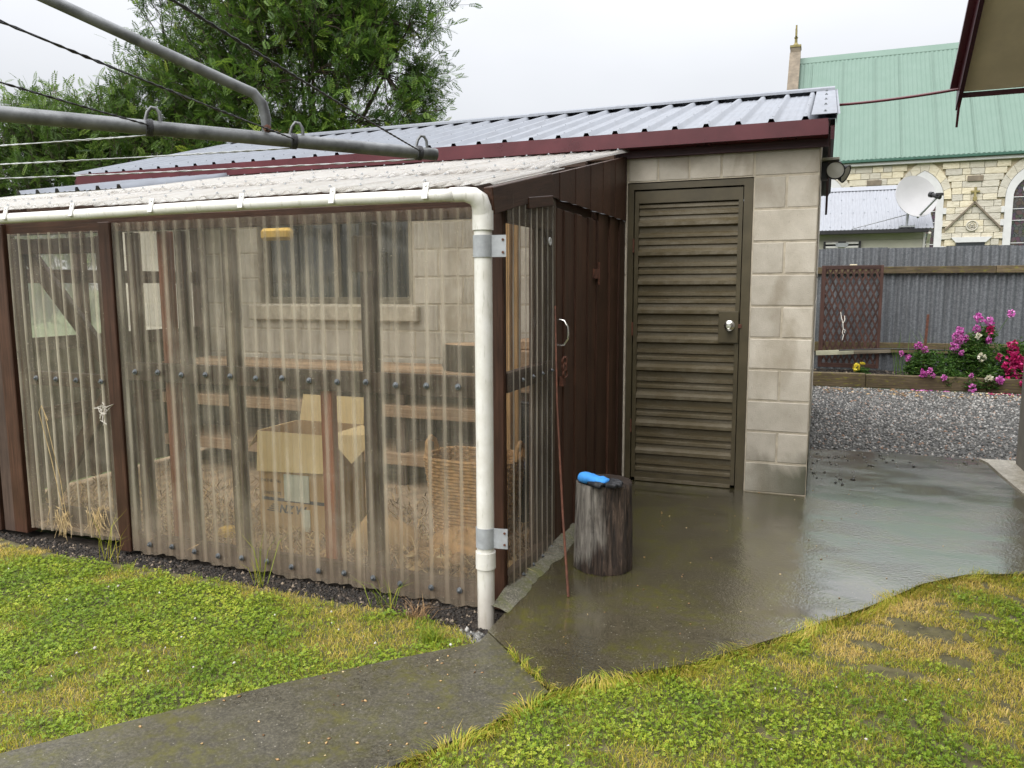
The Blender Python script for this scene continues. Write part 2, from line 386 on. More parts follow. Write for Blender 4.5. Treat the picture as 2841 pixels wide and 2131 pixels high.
def mat_poly(name, tint, dust_glint_col, base, crest, clear=True):
    """thin corrugated plastic sheet: see-through film, dust lying on it, light streaks painted along the crests, shiny face"""
    t = NT(name); t.n.remove(t.p)
    v = t.coord('world', (1, 1, 1)); z = t.posz()
    streak = t.noise(t.coord('world', (34, 34, .9)), 1.0, 4, .6); blot = t.noise(v, 5, 5, .6); speck = t.noise(v, 170, 2, .5)
    d = t.math('MULTIPLY_ADD', t.ramp(streak, [(.42, 0.0), (.72, 1.0)]), .13, base)
    d = t.math('ADD', d, t.math('MULTIPLY', t.ramp(blot, [(.5, 0.0), (.75, 1.0)]), .10))
    d = t.math('ADD', d, t.math('MULTIPLY', t.attr('ridge'), t.math('MULTIPLY', t.ramp(t.noise(t.coord('world', (7, 7, 1.1)), 1.3, 4, .65), [(.30, .25), (.66, 1.25)]), crest)))  # crest streaks: dirt plus sky glints, both put into the dust colour
    splash = t.math('MULTIPLY_ADD', z[2], -2.2, .85, clamp=True)
    d = t.math('ADD', d, t.math('MULTIPLY', splash, t.math('MULTIPLY_ADD', blot, .35, .06)))
    d = t.math('ADD', d, t.math('MULTIPLY', t.ramp(speck, [(.69, 0.0), (.73, 1.0)]), .35), clamp=True)
    tr = t.new('BsdfTransparent'); tr.inputs[0].default_value = (*tint, 1)
    df = t.new('BsdfDiffuse'); tl = t.new('BsdfTranslucent')
    dc = t.mix(splash, dust_glint_col, (.62, .50, .37))
    t.con(dc, df.inputs[0]); t.con(dc, tl.inputs[0])
    ds = t.new('MixShader'); ds.inputs[0].default_value = .42; t.con(df.outputs[0], ds.inputs[1]); t.con(tl.outputs[0], ds.inputs[2])
    m1 = t.new('MixShader'); t.con(d, m1.inputs[0]); t.con(tr.outputs[0], m1.inputs[1]); t.con(ds.outputs[0], m1.inputs[2])
    gl = t.new('BsdfGlossy'); gl.inputs['Roughness'].default_value = .16
    fr = t.new('Fresnel'); fr.inputs[0].default_value = 1.45
    m2 = t.new('MixShader'); t.con(t.math('MULTIPLY', fr.outputs[0], .8), m2.inputs[0]); t.con(m1.outputs[0], m2.inputs[1]); t.con(gl.outputs[0], m2.inputs[2])
    t.con(m2.outputs[0], t.out.inputs['Surface']); return t.m
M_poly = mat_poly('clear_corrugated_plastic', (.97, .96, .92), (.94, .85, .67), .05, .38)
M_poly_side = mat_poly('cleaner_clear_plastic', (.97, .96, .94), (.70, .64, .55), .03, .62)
def mat_polyroof():
    t = NT('white_roof_plastic'); v = t.coord('world', (1, 1, 1)); n = t.noise(v, 4, 5, .6); n2 = t.noise(t.coord('world', (26, 1.6, 1.6)), 1.5, 4, .6)
    c = t.mix(t.ramp(n2, [(.42, 0.0), (.75, .7)]), (.70, .69, .67), (.50, .45, .38))
    c = t.mix(t.ramp(n, [(.62, 0.0), (.72, .5)]), c, (.46, .42, .33))
    ed = t.attr('ridge'); c = t.mix(t.math('MULTIPLY', ed, .8), c, (.16, .12, .07))
    t.set(Base_Color=c, Roughness=.35)
    tl = t.new('BsdfTranslucent'); t.con(c, tl.inputs[0]); tr = t.new('BsdfTransparent')
    m = t.new('MixShader'); m.inputs[0].default_value = .62; t.con(t.p.outputs[0], m.inputs[1]); t.con(tl.outputs[0], m.inputs[2])
    m2 = t.new('MixShader'); m2.inputs[0].default_value = .64; t.con(m.outputs[0], m2.inputs[1]); t.con(tr.outputs[0], m2.inputs[2])
    t.con(m2.outputs[0], t.out.inputs['Surface']); return t.m
M_polyroof = mat_polyroof()
def mat_door():
    t = NT('worn_olive_sheet'); v = t.coord('world', (1, 1, 1)); n = t.noise(t.coord('world', (2.2, 2.2, 9)), 1.6, 4, .6); n2 = t.noise(v, 60, 4, .65)
    a = t.math('MULTIPLY_ADD', n2, .35, t.math('MULTIPLY', n, .75))
    c = t.mix(t.ramp(a, [(.48, 0.0), (.80, .7)]), (.092, .071, .036), (.20, .175, .13))
    t.set(Base_Color=c, Roughness=.45, Metallic=.1); return t.m
M_door = mat_door()
def mat_concrete_wet(name, c0, c1, moss, rough=.22, wet=True):
    t = NT(name); v = t.coord('world', (1, 1, 1))
    n = t.noise(v, 1.6, 6, .62); n2 = t.noise(v, 22, 5, .7); n3 = t.noise(v, 120, 3, .7); n4 = t.noise(v, 3.4, 5, .6, .6)
    c = t.ramp(n, [(.32, c0), (.68, c1)])
    c = t.mix(t.ramp(n2, [(.45, 0.0), (.7, .6)]), c, tuple(x*.5 for x in c0)); c = t.mix(t.ramp(n3, [(.5, 0.0), (.7, .6)]), c, tuple(min(1, x*2.0) for x in c1)); c = t.mix(t.ramp(n3, [(.3, .6), (.48, 0.0)]), c, tuple(x*.4 for x in c0))
    mo = t.math('MULTIPLY', t.ramp(n4, [(.42, 0.0), (.62, 1.0)]), t.ramp(n2, [(.40, 0.0), (.60, .85)]))
    c = t.mix(mo, c, moss)
    sp = t.voro(v, 42); c = t.mix(t.ramp(sp, [(.07, .8), (.11, 0.0)]), c, (.30, .28, .23)); 
    if wet:
        r = t.ramp(t.noise(v, 1.15, 5, .6), [(.36, rough*.55), (.62, rough*1.5)]); t.set(Roughness=r); t.p.inputs['Specular IOR Level'].default_value = .5
        if rough < .3: t.p.inputs['Coat Weight'].default_value = 1.0; t.val(t.p.inputs['Coat Roughness'], t.ramp(t.noise(v, .9, 4, .5), [(.4, .05), (.6, .16)])); t.p.inputs['Coat IOR'].default_value = 1.85
        rip = t.noise(t.coord('world', (1, 1, 1)), 55, 3, .6)
        hgt = t.math('ADD', t.math('MULTIPLY', rip, 1.6), t.math('MULTIPLY_ADD', n2, .8, t.math('MULTIPLY', n3, .6)))
        hgt = t.math('MULTIPLY', t.math('SUBTRACT', hgt, 1.52), t.ramp(t.noise(t.coord('world', (1.0, 2.2, 1)), 1.5, 5, .6, .4), [(.42, .12), (.60, 1.15)]))
        bb = t.bump(hgt, .32 if rough < .3 else .3, .004)
        if rough < .3: t.con(bb.outputs[0], t.p.inputs['Coat Normal'])
    else:
        t.set(Roughness=.8); t.bump(n3, .5, .004)
    t.set(Base_Color=c); return t.m
M_patio = mat_concrete_wet('wet_concrete', (.040, .034, .020), (.078, .068, .044), (.085, .082, .014), .15)
M_path = mat_concrete_wet('damp_path_concrete', (.040, .036, .025), (.076, .069, .050), (.085, .080, .016), .34)
M_slab2 = mat_concrete_wet('pale_concrete', (.26, .23, .18), (.42, .39, .33), (.22, .19, .12), .5)
M_fillet = mat_concrete_wet('mossy_mortar_fillet', (.085, .078, .055), (.17, .16, .125), (.12, .13, .025), .6, False)
def mat_tint(name, stops, rough=.6, transl=.35, spec=.3):
    t = NT(name); c = t.ramp(t.attr('tint'), stops); t.set(Base_Color=c, Roughness=rough); t.p.inputs['Specular IOR Level'].default_value = spec
    if transl:
        tl = t.new('BsdfTranslucent'); t.con(c, tl.inputs[0]); m = t.new('MixShader'); m.inputs[0].default_value = transl
        t.con(t.p.outputs[0], m.inputs[1]); t.con(tl.outputs[0], m.inputs[2]); t.con(m.outputs[0], t.out.inputs['Surface'])
    return t.m
M_grass = mat_tint('grass_blades', [(0, (.10, .18, .016)), (.35, (.23, .31, .025)), (.6, (.42, .40, .045)), (.82, (.60, .45, .10)), (1, (.70, .53, .20))], .6)
M_clover = mat_tint('clover_leaves', [(0, (.09, .17, .014)), (.5, (.23, .33, .026)), (.85, (.38, .44, .04)), (1, (.52, .52, .08))], .45)
M_leaf = mat_tint('rowan_leaves', [(0, (.032, .070, .015)), (.45, (.085, .16, .026)), (.8, (.17, .26, .038)), (1, (.32, .39, .06))], .45, .35)
M_leaf2 = mat_tint('light_rowan_leaves', [(0, (.035, .07, .015)), (.5, (.085, .15, .028)), (1, (.20, .28, .06))], .5, .4)
M_foliage = mat_tint('garden_foliage', [(0, (.015, .045, .010)), (.5, (.05, .12, .02)), (1, (.16, .26, .05))], .5)
M_pink = mat_tint('pink_petals', [(0, (.30, .03, .20)), (.5, (.58, .13, .45)), (1, (.80, .36, .68))], .6, .3)
M_crim = mat_tint('crimson_petals', [(0, (.22, .005, .045)), (.6, (.48, .015, .13)), (1, (.66, .10, .30))], .6, .3)
M_whitef = mat_tint('white_petals', [(0, (.55, .52, .36)), (1, (.82, .80, .70))], .6, .3)
M_yelf = mat_tint('yellow_petals', [(0, (.62, .48, .02)), (1, (.85, .75, .12))], .6, .3)
M_berry = simple('brown_flower_heads', (.14, .085, .035), .8, bump=0)
M_stone = mat_tint('gravel_stones', [(0, (.022, .022, .021)), (.45, (.09, .087, .08)), (.75, (.19, .185, .17)), (.92, (.36, .345, .32)), (1, (.24, .12, .06))], .45, 0, .5)
M_mud = mat_tint('mud_crumbs', [(0, (.05, .042, .032)), (.7, (.10, .085, .065)), (1, (.20, .16, .11))], .8, 0)
M_chips = mat_tint('soil_crumbs', [(0, (.008, .007, .006)), (.7, (.030, .025, .021)), (.93, (.075, .058, .045)), (1, (.28, .22, .16))], .7, 0)
M_gbase = simple('gravel_bed', (.05, .048, .043), .7, nscale=60, var=.5, bump=.8, bscale=90, world=True)
M_lawn = simple('lawn_thatch', (.085, .075, .035), .95, nscale=14, var=.5, bump=.8, bscale=120, world=True)
M_floor = simple('dusty_earth_floor', (.34, .25, .165), .95, nscale=9, var=.4, bump=.8, bscale=40, world=True)
M_ground = simple('ground_grass', (.06, .085, .022), .95, nscale=2, var=.3, bump=.3, bscale=40, world=True)

# ================================================================ SETTING
def sheet(name, poly, z, mat, kind='structure', thick=0.0):
    mb = MB()
    if thick: mb.prism([(x, y, z-thick) for x, y in poly], (0, 0, thick))
    else: mb.add([(x, y, z) for x, y in poly], [tuple(range(len(poly)))])
    o = mb.build(name, mat); o['kind'] = kind; return o
sheet('ground', [(-300, -200), (300, -200), (300, 400), (-300, 400)], -.16, M_ground)
PATIO = [(-1.14, .1), (-1.14, -2.50), (-.765, -2.84), (-.55, -2.64), (-.35, -2.475), (-.05, -2.12), (.25, -1.735), (.50, -1.36), (.70, -1.165), (.95, -1.06), (1.40, -1.02), (1.40, .2), (1.275, .45), (1.245, 1.0), (1.23, 1.42), (1.17, 1.565), (.6, 1.60), (.05, 1.56), (-.05, 1.5), (-.05, .1)]
PATH = [(-1.137, -2.506), (-1.137, -2.595), (-1.40, -2.86), (-1.65, -3.125), (-1.92, -3.455), (-2.15, -3.74), (-4.2, -6.6), (-3.2, -6.6), (-1.30, -3.78), (-1.07, -3.41), (-.90, -3.13), (-.772, -2.846)]
sheet('patio', PATIO, 0.0, M_patio, thick=.14)
sheet('path', PATH, -.004, M_path, thick=.13)
sheet('house_footing', [(1.405, -.5), (1.405, .2), (1.28, .455), (1.25, 1.0), (1.235, 1.425), (1.20, 1.56), (1.75, 1.56), (1.75, -.5)], .012, M_slab2, thick=.1)
GRAVEL = [(-.03, 1.5), (1.0, 1.5), (3.6, 1.5), (3.6, 5.92), (-.6, 5.92), (-.6, 4.1), (-.03, 4.1)]
sheet('gravel_yard', [(-.05, 1.45), (4.6, 1.45), (4.6, 5.93), (-1.4, 5.93), (-1.4, 4.05), (-.05, 4.05)], -.02, M_gbase)
LAWN_L = [(-1.145, -2.56), (-1.30, -2.42), (-1.62, -2.37), (-2.2, -2.35), (-3.0, -2.34), (-3.6, -2.36), (-4.3, -2.26), (-6.5, -2.25), (-6.5, -6.6), (-4.22, -6.6), (-2.17, -3.75), (-1.94, -3.465), (-1.67, -3.14), (-1.42, -2.875), (-1.15, -2.60)]
LAWN_R = [(-.76, -2.855), (-.34, -2.485), (-.04, -2.13), (.26, -1.745), (.51, -1.37), (.71, -1.175), (.95, -1.07), (1.40, -1.03), (1.40, -6.6), (-3.18, -6.6), (-1.28, -3.78), (-1.055, -3.42), (-.885, -3.14)]
sheet('lawn_soil', LAWN_L, -.058, M_lawn)
sheet('lawn_soil', LAWN_R, -.022, M_lawn)
sheet('soil_strip', [(-1.15, -2.05), (-1.13, -2.62), (-1.6, -2.55), (-2.6, -2.55), (-3.6, -2.55), (-5, -2.45), (-6.5, -2.45), (-6.5, -2.05)], -.085, M_soil)
sheet('earth_floor', [(-4.85, -2.10), (-1.22, -2.10), (-1.22, .02), (-4.85, .02)], -.03, M_floor)
sheet('garden_bed_soil', [(-.6, 6.0), (4.6, 6.0), (4.6, 7.02), (-.6, 7.02)], .11, M_soil)
# mossy mortar fillet along the foot of the end wall
mb = MB(); ys = np.linspace(-2.32, -.3, 70)
vs = []
for i, y in enumerate(ys):
    w = .035+.045*vnoise(y, 3, 4, 3)+.018*vnoise(y, 1, 23, 4); h = .018+.022*vnoise(y, 9, 7, 5)
    vs += [(-1.205, y, h), (-1.205+w*.5, y, h*.75), (-1.205+w, y, .001)]
mb.add(vs, [(i*3+k, i*3+k+1, i*3+k+4, i*3+k+3) for i in range(69) for k in (0, 1)])
o = mb.build('kerb_fillet', M_fillet, smooth=180); o['kind'] = 'structure'

# ================================================================ SHED
shed = thing('block_shed', 'concrete block shed with grey ribbed metal roof and dark red gutter', 'shed', (-2.9, 2, 0))
XC = -.012
core = MB()
core.box((-5.9, .004, -.1), (-1.19, .19, 1.2)); core.box((-5.9, .004, 1.2), (-4.2, .19, 2.0)); core.box((-2.8, .004, 1.2), (-1.19, .19, 2.0))
core.box((-5.9, .004, 2.0), (XC-.004, .19, 2.235)); core.box((-.395, .004, -.1), (XC-.004, .19, 2.0))
core.box((XC-.19, .191, -.1), (XC-.004, 4.0, 2.235)); core.box((-5.9, .191, -.1), (-5.72, 4.0, 2.235)); core.box((-5.719, 3.82, -.1), (XC-.191, 3.996, 2.235))
for x0 in (XC-.19, -5.9):
    core.prism([(x0, .1, 2.236), (x0, 3.9, 2.236), (x0, 2.0, 2.78)], (.186, 0, 0))
core.build('mortar_wall', M_mortar, shed)
def block(x0, x1, z0, z1, y0=0.0, y1=.19):
    box('block', (x0+.004, y0+.0015*random.random(), z0+.004), (x1-.004, y1, z1-.004), M_block, shed, .006)
for i in range(11):
    z0, z1 = i*.2, i*.2+.2
    if i % 2 == 0: block(-.394, XC, z0, z1, 0, .20)
    else: block(-.394, -.2, z0, z1, 0, .20); block(-.2, XC, z0, z1, 0, .20)
    x = -1.19 if i % 2 == 0 else -1.39
    if i == 10:
        for k in range(4): block(-1.19+k*.199, -1.19+(k+1)*.199, z0, z1)
    if i % 2: block(-1.39, -1.19, z0, z1) if i < 10 else None
    while x > -5.8:
        x0, x1 = max(x-.4, -5.9), x
        if 6 <= i <= 9:
            if x0 < -2.8 and x1 > -4.2:
                if x1 > -2.8+.05: block(-2.8, x1, z0, z1)
                if x0 < -4.2-.05: block(x0, -4.2, z0, z1)
                x -= .4; continue
        block(x0, x1, z0, z1); x -= .4
for i in range(11):                                     # gable side facing the drive
    y = .2 if i % 2 else .4
    if i % 2 == 0: box('block', (XC-.1, .204, i*.2+.004), (XC, .396, i*.2+.196), M_block, shed, .006)
    while y < 3.95:
        y1 = min(y+.4, 4.0); box('block', (XC-.1, y+.004, i*.2+.004), (XC+.0015*random.random(), y1-.004, i*.2+.196), M_block, shed, .006); y += .4
# window in the wall behind the lean-to
win = box('window', (-4.19, .09, 1.21), (-2.81, .12, 1.99), M_dkpane, shed, 0)
for a, b in [((-4.19, .05, 1.2), (-4.14, .1, 2.0)), ((-2.86, .05, 1.2), (-2.81, .1, 2.0)), ((-4.14, .05, 1.95), (-2.86, .1, 2.0)), ((-4.14, .05, 1.2), (-2.86, .1, 1.25)), ((-3.52, .05, 1.25), (-3.48, .1, 1.95))]:
    box('window_frame', a, b, M_greyt, win)
box('window_sill', (-4.28, -.05, 1.07), (-2.74, .02, 1.19), M_mortar, shed, .01)
# doorway
dframe = MB(); y0, y1 = .012, .10
dframe.box((-1.186, y0, 0), (-1.150, y1, 1.995)); dframe.box((-.452, y0, 0), (-.398, y1, 1.995)); dframe.box((-1.150, y0, 1.955), (-.452, y1, 1.995))
dframe.build('door_frame', M_olive, shed)
dl = MB(); y0, y1 = .022, .06
dl.box((-1.144, y0, .025), (-1.118, y1, 1.945)); dl.box((-.484, y0, .025), (-.458, y1, 1.945)); dl.box((-1.118, y0, 1.868), (-.484, y1, 1.945)); dl.box((-1.118, y0, .025), (-.484, y1, .06))
door = dl.build('door', M_olive, shed)
P = .1905
prof = [(0, 0), (.024, -.000), (.036, -.030), (.058, -.030), (.078, -.002), (.098, 0), (.105, -.014), (.124, -.014), (.134, 0), (.146, 0), (.153, -.014), (.172, -.014), (.182, 0), (P, 0)]
_pan = {}
def louvre(z0, x0, x1):
    k = round(x1-x0, 3)
    if k not in _pan:
        V = []; Fq = []; n = 24
        for i in range(n+1):
            for (z, d) in prof: V.append((k*i/n, d*(1+.03*math.sin(i*1.7+z*60)), z))
        m = len(prof)
        for i in range(n):
            for j in range(m-1): Fq.append((i*m+j, (i+1)*m+j, (i+1)*m+j+1, i*m+j+1))
        me = bpy.data.meshes.new('louvre'); me.from_pydata(V, [], Fq); me.materials.append(M_door); _pan[k] = me
    link('louvre_panel', _pan[k], door, Matrix.Translation((x0, .05, z0)))
for i in range(10):
    z0 = .06+i*P-.09
    if i == 0: continue
    louvre(z0, -1.118, -.484)
louvre(.06-.09+0*P, -1.118, -.484)
lp = box('lock_plate', (-.585, .004, .965), (-.462, .024, 1.165), M_olive, door, .002)
kb = MB(); Mk = Matrix.Translation((-.515, .004, 1.075)) @ Euler((math.radians(90), 0, 0)).to_matrix().to_4x4()
kb.lathe([(.033, 0), (.033, .006), (.026, .010), (.013, .014), (.012, .03), (.022, .036), (.027, .048), (.026, .058), (.016, .064), (.014, .060), (.0005, .0605)], 24, Mk, True, False)
kb.build('door_knob', M_steel, door, smooth=50)
box('latch', (-.462, .006, 1.06), (-.440, .02, 1.085), M_rust, door, .001)
for z in (1.55, 1.0, .34): box('hinge', (-1.153, .004, z), (-1.143, .02, z+.09), M_rust, door, .001)
# roof
RS = (2.895-2.285)/2.13
def roofz(y): return 2.285+(y+.13)*RS
TP = [(0, 0), (.011, .026), (.035, .026), (.046, 0), (.083, 0), (.089, .003), (.100, .003), (.106, 0), (.130, 0), (.136, .003), (.147, .003), (.153, 0)]
def trap_sheet(name, x0, nrib, ya, za, yb, zb, mat, parent, pitch=.19):
    V = []; n = 6; pts = [(k*pitch+u, h) for k in range(nrib) for u, h in TP]+[(nrib*pitch, 0), (nrib*pitch+.011, .026), (nrib*pitch+.022, .0265)]+([(nrib*pitch+.035, .026), (nrib*pitch+.048, -.006)] if nrib == 5 else [])
    m = len(pts); sl = (zb-za)/(yb-ya); nl = math.hypot(1, sl); ny, nz_ = -sl/nl, 1/nl
    for i in range(n+1):
        t = i/n; y = ya+(yb-ya)*t; z = za+(zb-za)*t
        for u, h in pts: V.append((x0+u, y+ny*h, z+nz_*h))
    Fq = [(i*m+j, i*m+j+1, (i+1)*m+j+1, (i+1)*m+j) for i in range(n) for j in range(m-1)]
    me = npmesh(name, V, [Fq], mat); return link(name, me, parent)
for k in range(8):
    trap_sheet('roof_sheet', -6.02+k*.76, 4, -.13, 2.285+.0005*k, 1.97, roofz(1.97)+.0005*k, M_zinc, shed)
for k in range(8):
    trap_sheet('roof_sheet', -6.02+k*.76, 4, 4.15, roofz(-.15)+.0005*k, 2.03, roofz(1.97)+.0005*k, M_zinc, shed)
rc = MB()
for s in (-1, 1):
    for x0, x1, dz in ((-6.04, -2.45, 0), (-2.55, .062, .004)):
        rc.prism([(x0, 2+s*.0, 2.945+dz), (x0, 2+s*.17, 2.945+dz-.17*RS), (x0, 2+s*.172, 2.945+dz-.17*RS-.02), (x0, 2+s*.168, 2.945+dz-.17*RS-.02), (x0, 2+s*.165, 2.942+dz-.17*RS), (x0, 2.0, 2.942+dz)], (x1-x0, 0, 0))
rc.build('ridge_cap', M_zinc, shed)
bc = MB()
bc.prism([(-.075, -.135, 2.318), (-.075, 1.9, roofz(1.9)+.032), (.064, 1.9, roofz(1.9)+.032), (.064, -.135, 2.318)], (0, .0, .002))
bc.prism([(.064, -.135, 2.319), (.064, 2.0, roofz(2.0)+.030), (.064, 2.0, roofz(2.0)-.01), (.064, -.135, 2.255)], (.002, 0, 0))
bc.build('barge_flashing', M_zinc, shed)
sc = MB()
for k in range(32):
    for t in (.06, .36, .66, .93):
        y = -.13+t*2.1; sc.lathe([(.007, 0), (.007, .002), (.004, .003), (.004, .006)], 6, Matrix.Translation((-6.02+k*.19+.023, y, roofz(y)+.026)), False)
for t in (.07, .3, .5, .72, .9):
    y = -.13+t*2.1; sc.lathe([(.010, 0), (.010, .004), (.005, .005), (.005, .011)], 6, Matrix.Translation((.0, y, roofz(y)+.034)), False)
o = sc.build('roof_screws', M_bolt, shed); o['kind'] = 'stuff'
gt = MB(); gp = [(-.034, 2.262), (-.034, 2.200), (-.150, 2.200), (-.150, 2.291), (-.142, 2.291), (-.142, 2.205), (-.040, 2.205), (-.040, 2.262)]
gt.prism([(-5.95, y, z) for y, z in gp], (5.968, 0, 0)); gt.box((-5.953, -.148, 2.201), (-5.951, -.036, 2.262)); gt.box((.017, -.148, 2.201), (.022, -.036, 2.272))
gt.build('gutter', M_maroon, shed)
box('fascia', (-5.95, -.030, 2.150), (.030, -.004, 2.262), M_maroon_w, shed)
bg = MB()
bg.prism([(.034, -.125, 2.175), (.034, -.125, 2.250), (.034, 2.0, roofz(2.0)-.015), (.034, 4.12, roofz(-.12)-.015), (.034, 4.12, 2.08), (.034, 2.0, roofz(2.0)-.165)], (.022, 0, 0))
bg.build('barge_board', M_maroon_w, shed)
bg = MB(); bg.prism([(-6.0, -.125, 2.175), (-6.0, -.125, 2.250), (-6.0, 2.0, roofz(2.0)-.015), (-6.0, 4.12, roofz(-.12)-.015), (-6.0, 4.12, 2.14), (-6.0, 2.0, roofz(2.0)-.165)], (.022, 0, 0)); bg.build('barge_board', M_maroon_w, shed)
# twin flood light on the gable
fl = thing('floodlight', 'black twin security floodlight under the right end of the red shed gutter', 'floodlight', (0, .28, 2.0))
box('bracket', (XC+.003, .22, 2.105), (.095, .34, 2.122), M_cream, fl, .002)
box('mounting_box', (XC+.003, .25, 1.99), (.032, .33, 2.10), M_black, fl, .004)
def lamp(p, d):
    d = Vector(d).normalized(); M = Matrix.Translation(p) @ frame_x(d, (0, 0, 1)) @ Euler((0, math.radians(90), 0)).to_matrix().to_4x4()
    m = MB(); m.lathe([(.012, -.115), (.024, -.11), (.026, -.06), (.034, -.045), (.056, .01), (.058, .018), (.053, .018), (.03, -.03)], 24, M, True, False)
    h = m.build('lamp_head', M_black, fl, smooth=40)
    m = MB(); m.lathe([(.0525, .008), (.05, .014), (.0005, .018)], 24, M, False, False); m.build('lens', M_white_p, h, smooth=60)
lamp((.075, .22, 2.045), (-.12, -.80, -.35)); lamp((.122, .33, 2.035), (.75, -.28, -.36))

# ================================================================ LEAN-TO
lt = thing('lean_to_greenhouse', 'brown timber lean-to greenhouse clad in clear corrugated plastic sheets', 'greenhouse', (-3, -1.1, 0))
def lz(y): return 1.735+.199*(y+2.33)
def post(a, b, mat=M_brown, name='post'): return box(name, a, b, mat, lt, .004)
post((-1.295, -2.155, -.07), (-1.207, -2.118, 1.725))
post((-3.415, -2.185, -.06), (-3.335, -2.10, 1.665)); post((-4.225, -2.175, -.05), (-4.125, -2.10, 1.68))
post((-4.335, -2.155, -.06), (-4.235, -2.10, 1.66), M_brown_in); post((-4.455, -2.17, -.06), (-4.345, -2.10, 1.66)); post((-4.86, -2.16, -.06), (-4.76, -2.07, 1.66))
post((-4.81, -.09, 0), (-4.72, -.01, 2.1), M_brown_in); post((-4.81, -1.2, 0), (-4.75, -1.12, 1.92), M_brown_in)
beam('top_plate', (-4.86, -2.125, 1.655), (-1.30, -2.125, 1.655), .05, .075, M_brown, lt)
beam('sill_plate', (-3.33, -2.135, -.008), (-1.30, -2.135, -.008), .03, .095, M_brown, lt)
beam('mid_rail', (-3.33, -2.135, .905), (-1.30, -2.135, .905), .028, .095, M_brown, lt)
for x, w, m in [(-3.285, .055, M_brown), (-3.07, .06, M_red_t), (-2.965, .05, M_brown), (-2.665, .066, M_brown), (-1.885, .070, M_brown)]:
    post((x-w/2, -2.115, .0), (x+w/2, -2.06, 1.615), m, 'stud')
post((-2.155, -2.115, .0), (-2.09, -2.07, .855), M_red_t, 'stud')
post((-1.94, -2.148, 1.40), (-1.83, -2.122, 1.56), M_brown_in, 'packing_block')
# gate
M_gate = M_brown
gate = beam('gate', (-4.075, -2.125, .02), (-4.075, -2.125, 1.60), .04, .06, M_gate, lt, (1, 0, 0))
beam('stile', (-3.455, -2.125, .02), (-3.455, -2.125, 1.60), .04, .06, M_gate, gate, (1, 0, 0))
for z, h in ((1.555, .08), (.84, .075), (.08, .085)): beam('rail', (-4.043, -2.125, z), (-3.487, -2.125, z), .036, h, M_gate, gate)
beam('brace', (-4.05, -2.088, 1.52), (-3.47, -2.088, .90), .03, .095, M_gate, gate, (0, 0, 1)); beam('brace', (-3.49, -2.088, .80), (-4.03, -2.088, .13), .03, .085, M_gate, gate, (0, 0, 1))
def corr(name, x0, x1, z0, z1, y, mat, parent, pitch=.076, amp=.0085, seg=12, nv=14, prof='sine', jz=.006, axis='x', flip=0, seed=0):
    n = max(2, int((x1-x0)/pitch*seg)); V = []; R = []
    xs = np.linspace(x0, x1, n+1); keep = 0.0 if name == 'end_sheet' else 1.0
    for j in range(nv+1):
        t = j/nv
        for x in xs:
            ph = (x % pitch)/pitch
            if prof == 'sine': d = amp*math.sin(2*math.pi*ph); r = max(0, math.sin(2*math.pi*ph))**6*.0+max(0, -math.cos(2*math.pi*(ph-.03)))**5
            else:
                e = abs(ph-.5)*pitch
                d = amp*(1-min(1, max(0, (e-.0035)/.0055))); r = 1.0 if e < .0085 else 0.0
            d += .004*(vnoise(x, t*2, 2.2, seed)-.5)
            z = z0+(z1-z0)*t
            if j == 0: z += jz*(vnoise(x, 0, 9, seed+5)-.5)*2
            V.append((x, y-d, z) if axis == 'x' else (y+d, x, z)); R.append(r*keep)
    F_ = [(j*(n+1)+i, j*(n+1)+i+1, (j+1)*(n+1)+i+1, (j+1)*(n+1)+i) for j in range(nv) for i in range(n)]
    return link(name, npmesh(name, V, [F_], mat, True, {'ridge': R}), parent)
for k, (a, b) in enumerate([(-3.325, -2.60), (-2.635, -1.90), (-1.935, -1.285)]):
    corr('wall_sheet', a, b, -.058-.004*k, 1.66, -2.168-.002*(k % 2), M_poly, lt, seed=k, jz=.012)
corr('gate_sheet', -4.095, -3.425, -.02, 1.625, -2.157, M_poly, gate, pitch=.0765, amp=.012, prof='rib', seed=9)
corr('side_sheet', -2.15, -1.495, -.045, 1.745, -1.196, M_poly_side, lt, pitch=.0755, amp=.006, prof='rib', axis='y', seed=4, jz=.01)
corr('end_sheet', -2.10, -1.05, .05, 1.755, -4.80, M_polyroof, lt, axis='y', seed=6); corr('end_sheet', -1.07, -.02, .05, 1.96, -4.797, M_polyroof, lt, axis='y', seed=7)
for k in range(9): box('end_board', (-4.792, -2.06+.224*k, .0), (-4.772, -2.06+.224*k+.220, .93), M_greyt2, lt)
for z in (1.41, .965, .50): beam('end_rail', (-4.765, -2.06, z), (-4.765, -.06, z), .03, .09, M_brown_in, lt)
# end wall towards the patio
beam('side_rail', (-1.225, -2.11, .925), (-1.225, -1.50, .925), .04, .085, M_brown, lt); beam('side_rail', (-1.225, -2.11, .02), (-1.225, -1.50, .02), .04, .11, M_brown_in, lt)
beam('side_rail', (-1.222, -2.11, 1.665), (-1.222, -1.50, 1.665), .034, .13, M_brown_in, lt)
post((-1.265, -1.69, .0), (-1.24, -1.505, 1.72), M_brown_in, 'stud'); post((-1.57, -1.25, .05), (-1.535, -1.16, 1.95), M_raw, 'stud'); post((-1.53, -1.22, .05), (-1.50, -1.17, 1.95), M_raw, 'stud')
post((-1.285, -1.50, -.01), (-1.205, -1.455, 1.76), M_brown, 'door_post')
dr = beam('boarded_door', (-1.232, -1.40, 1.35), (-1.232, -.70, 1.35), .02, .09, M_brown, lt)
beam('ledge', (-1.232, -1.40, .45), (-1.232, -.70, .45), .02, .09, M_brown, dr)
yb = -1.448; i = 0
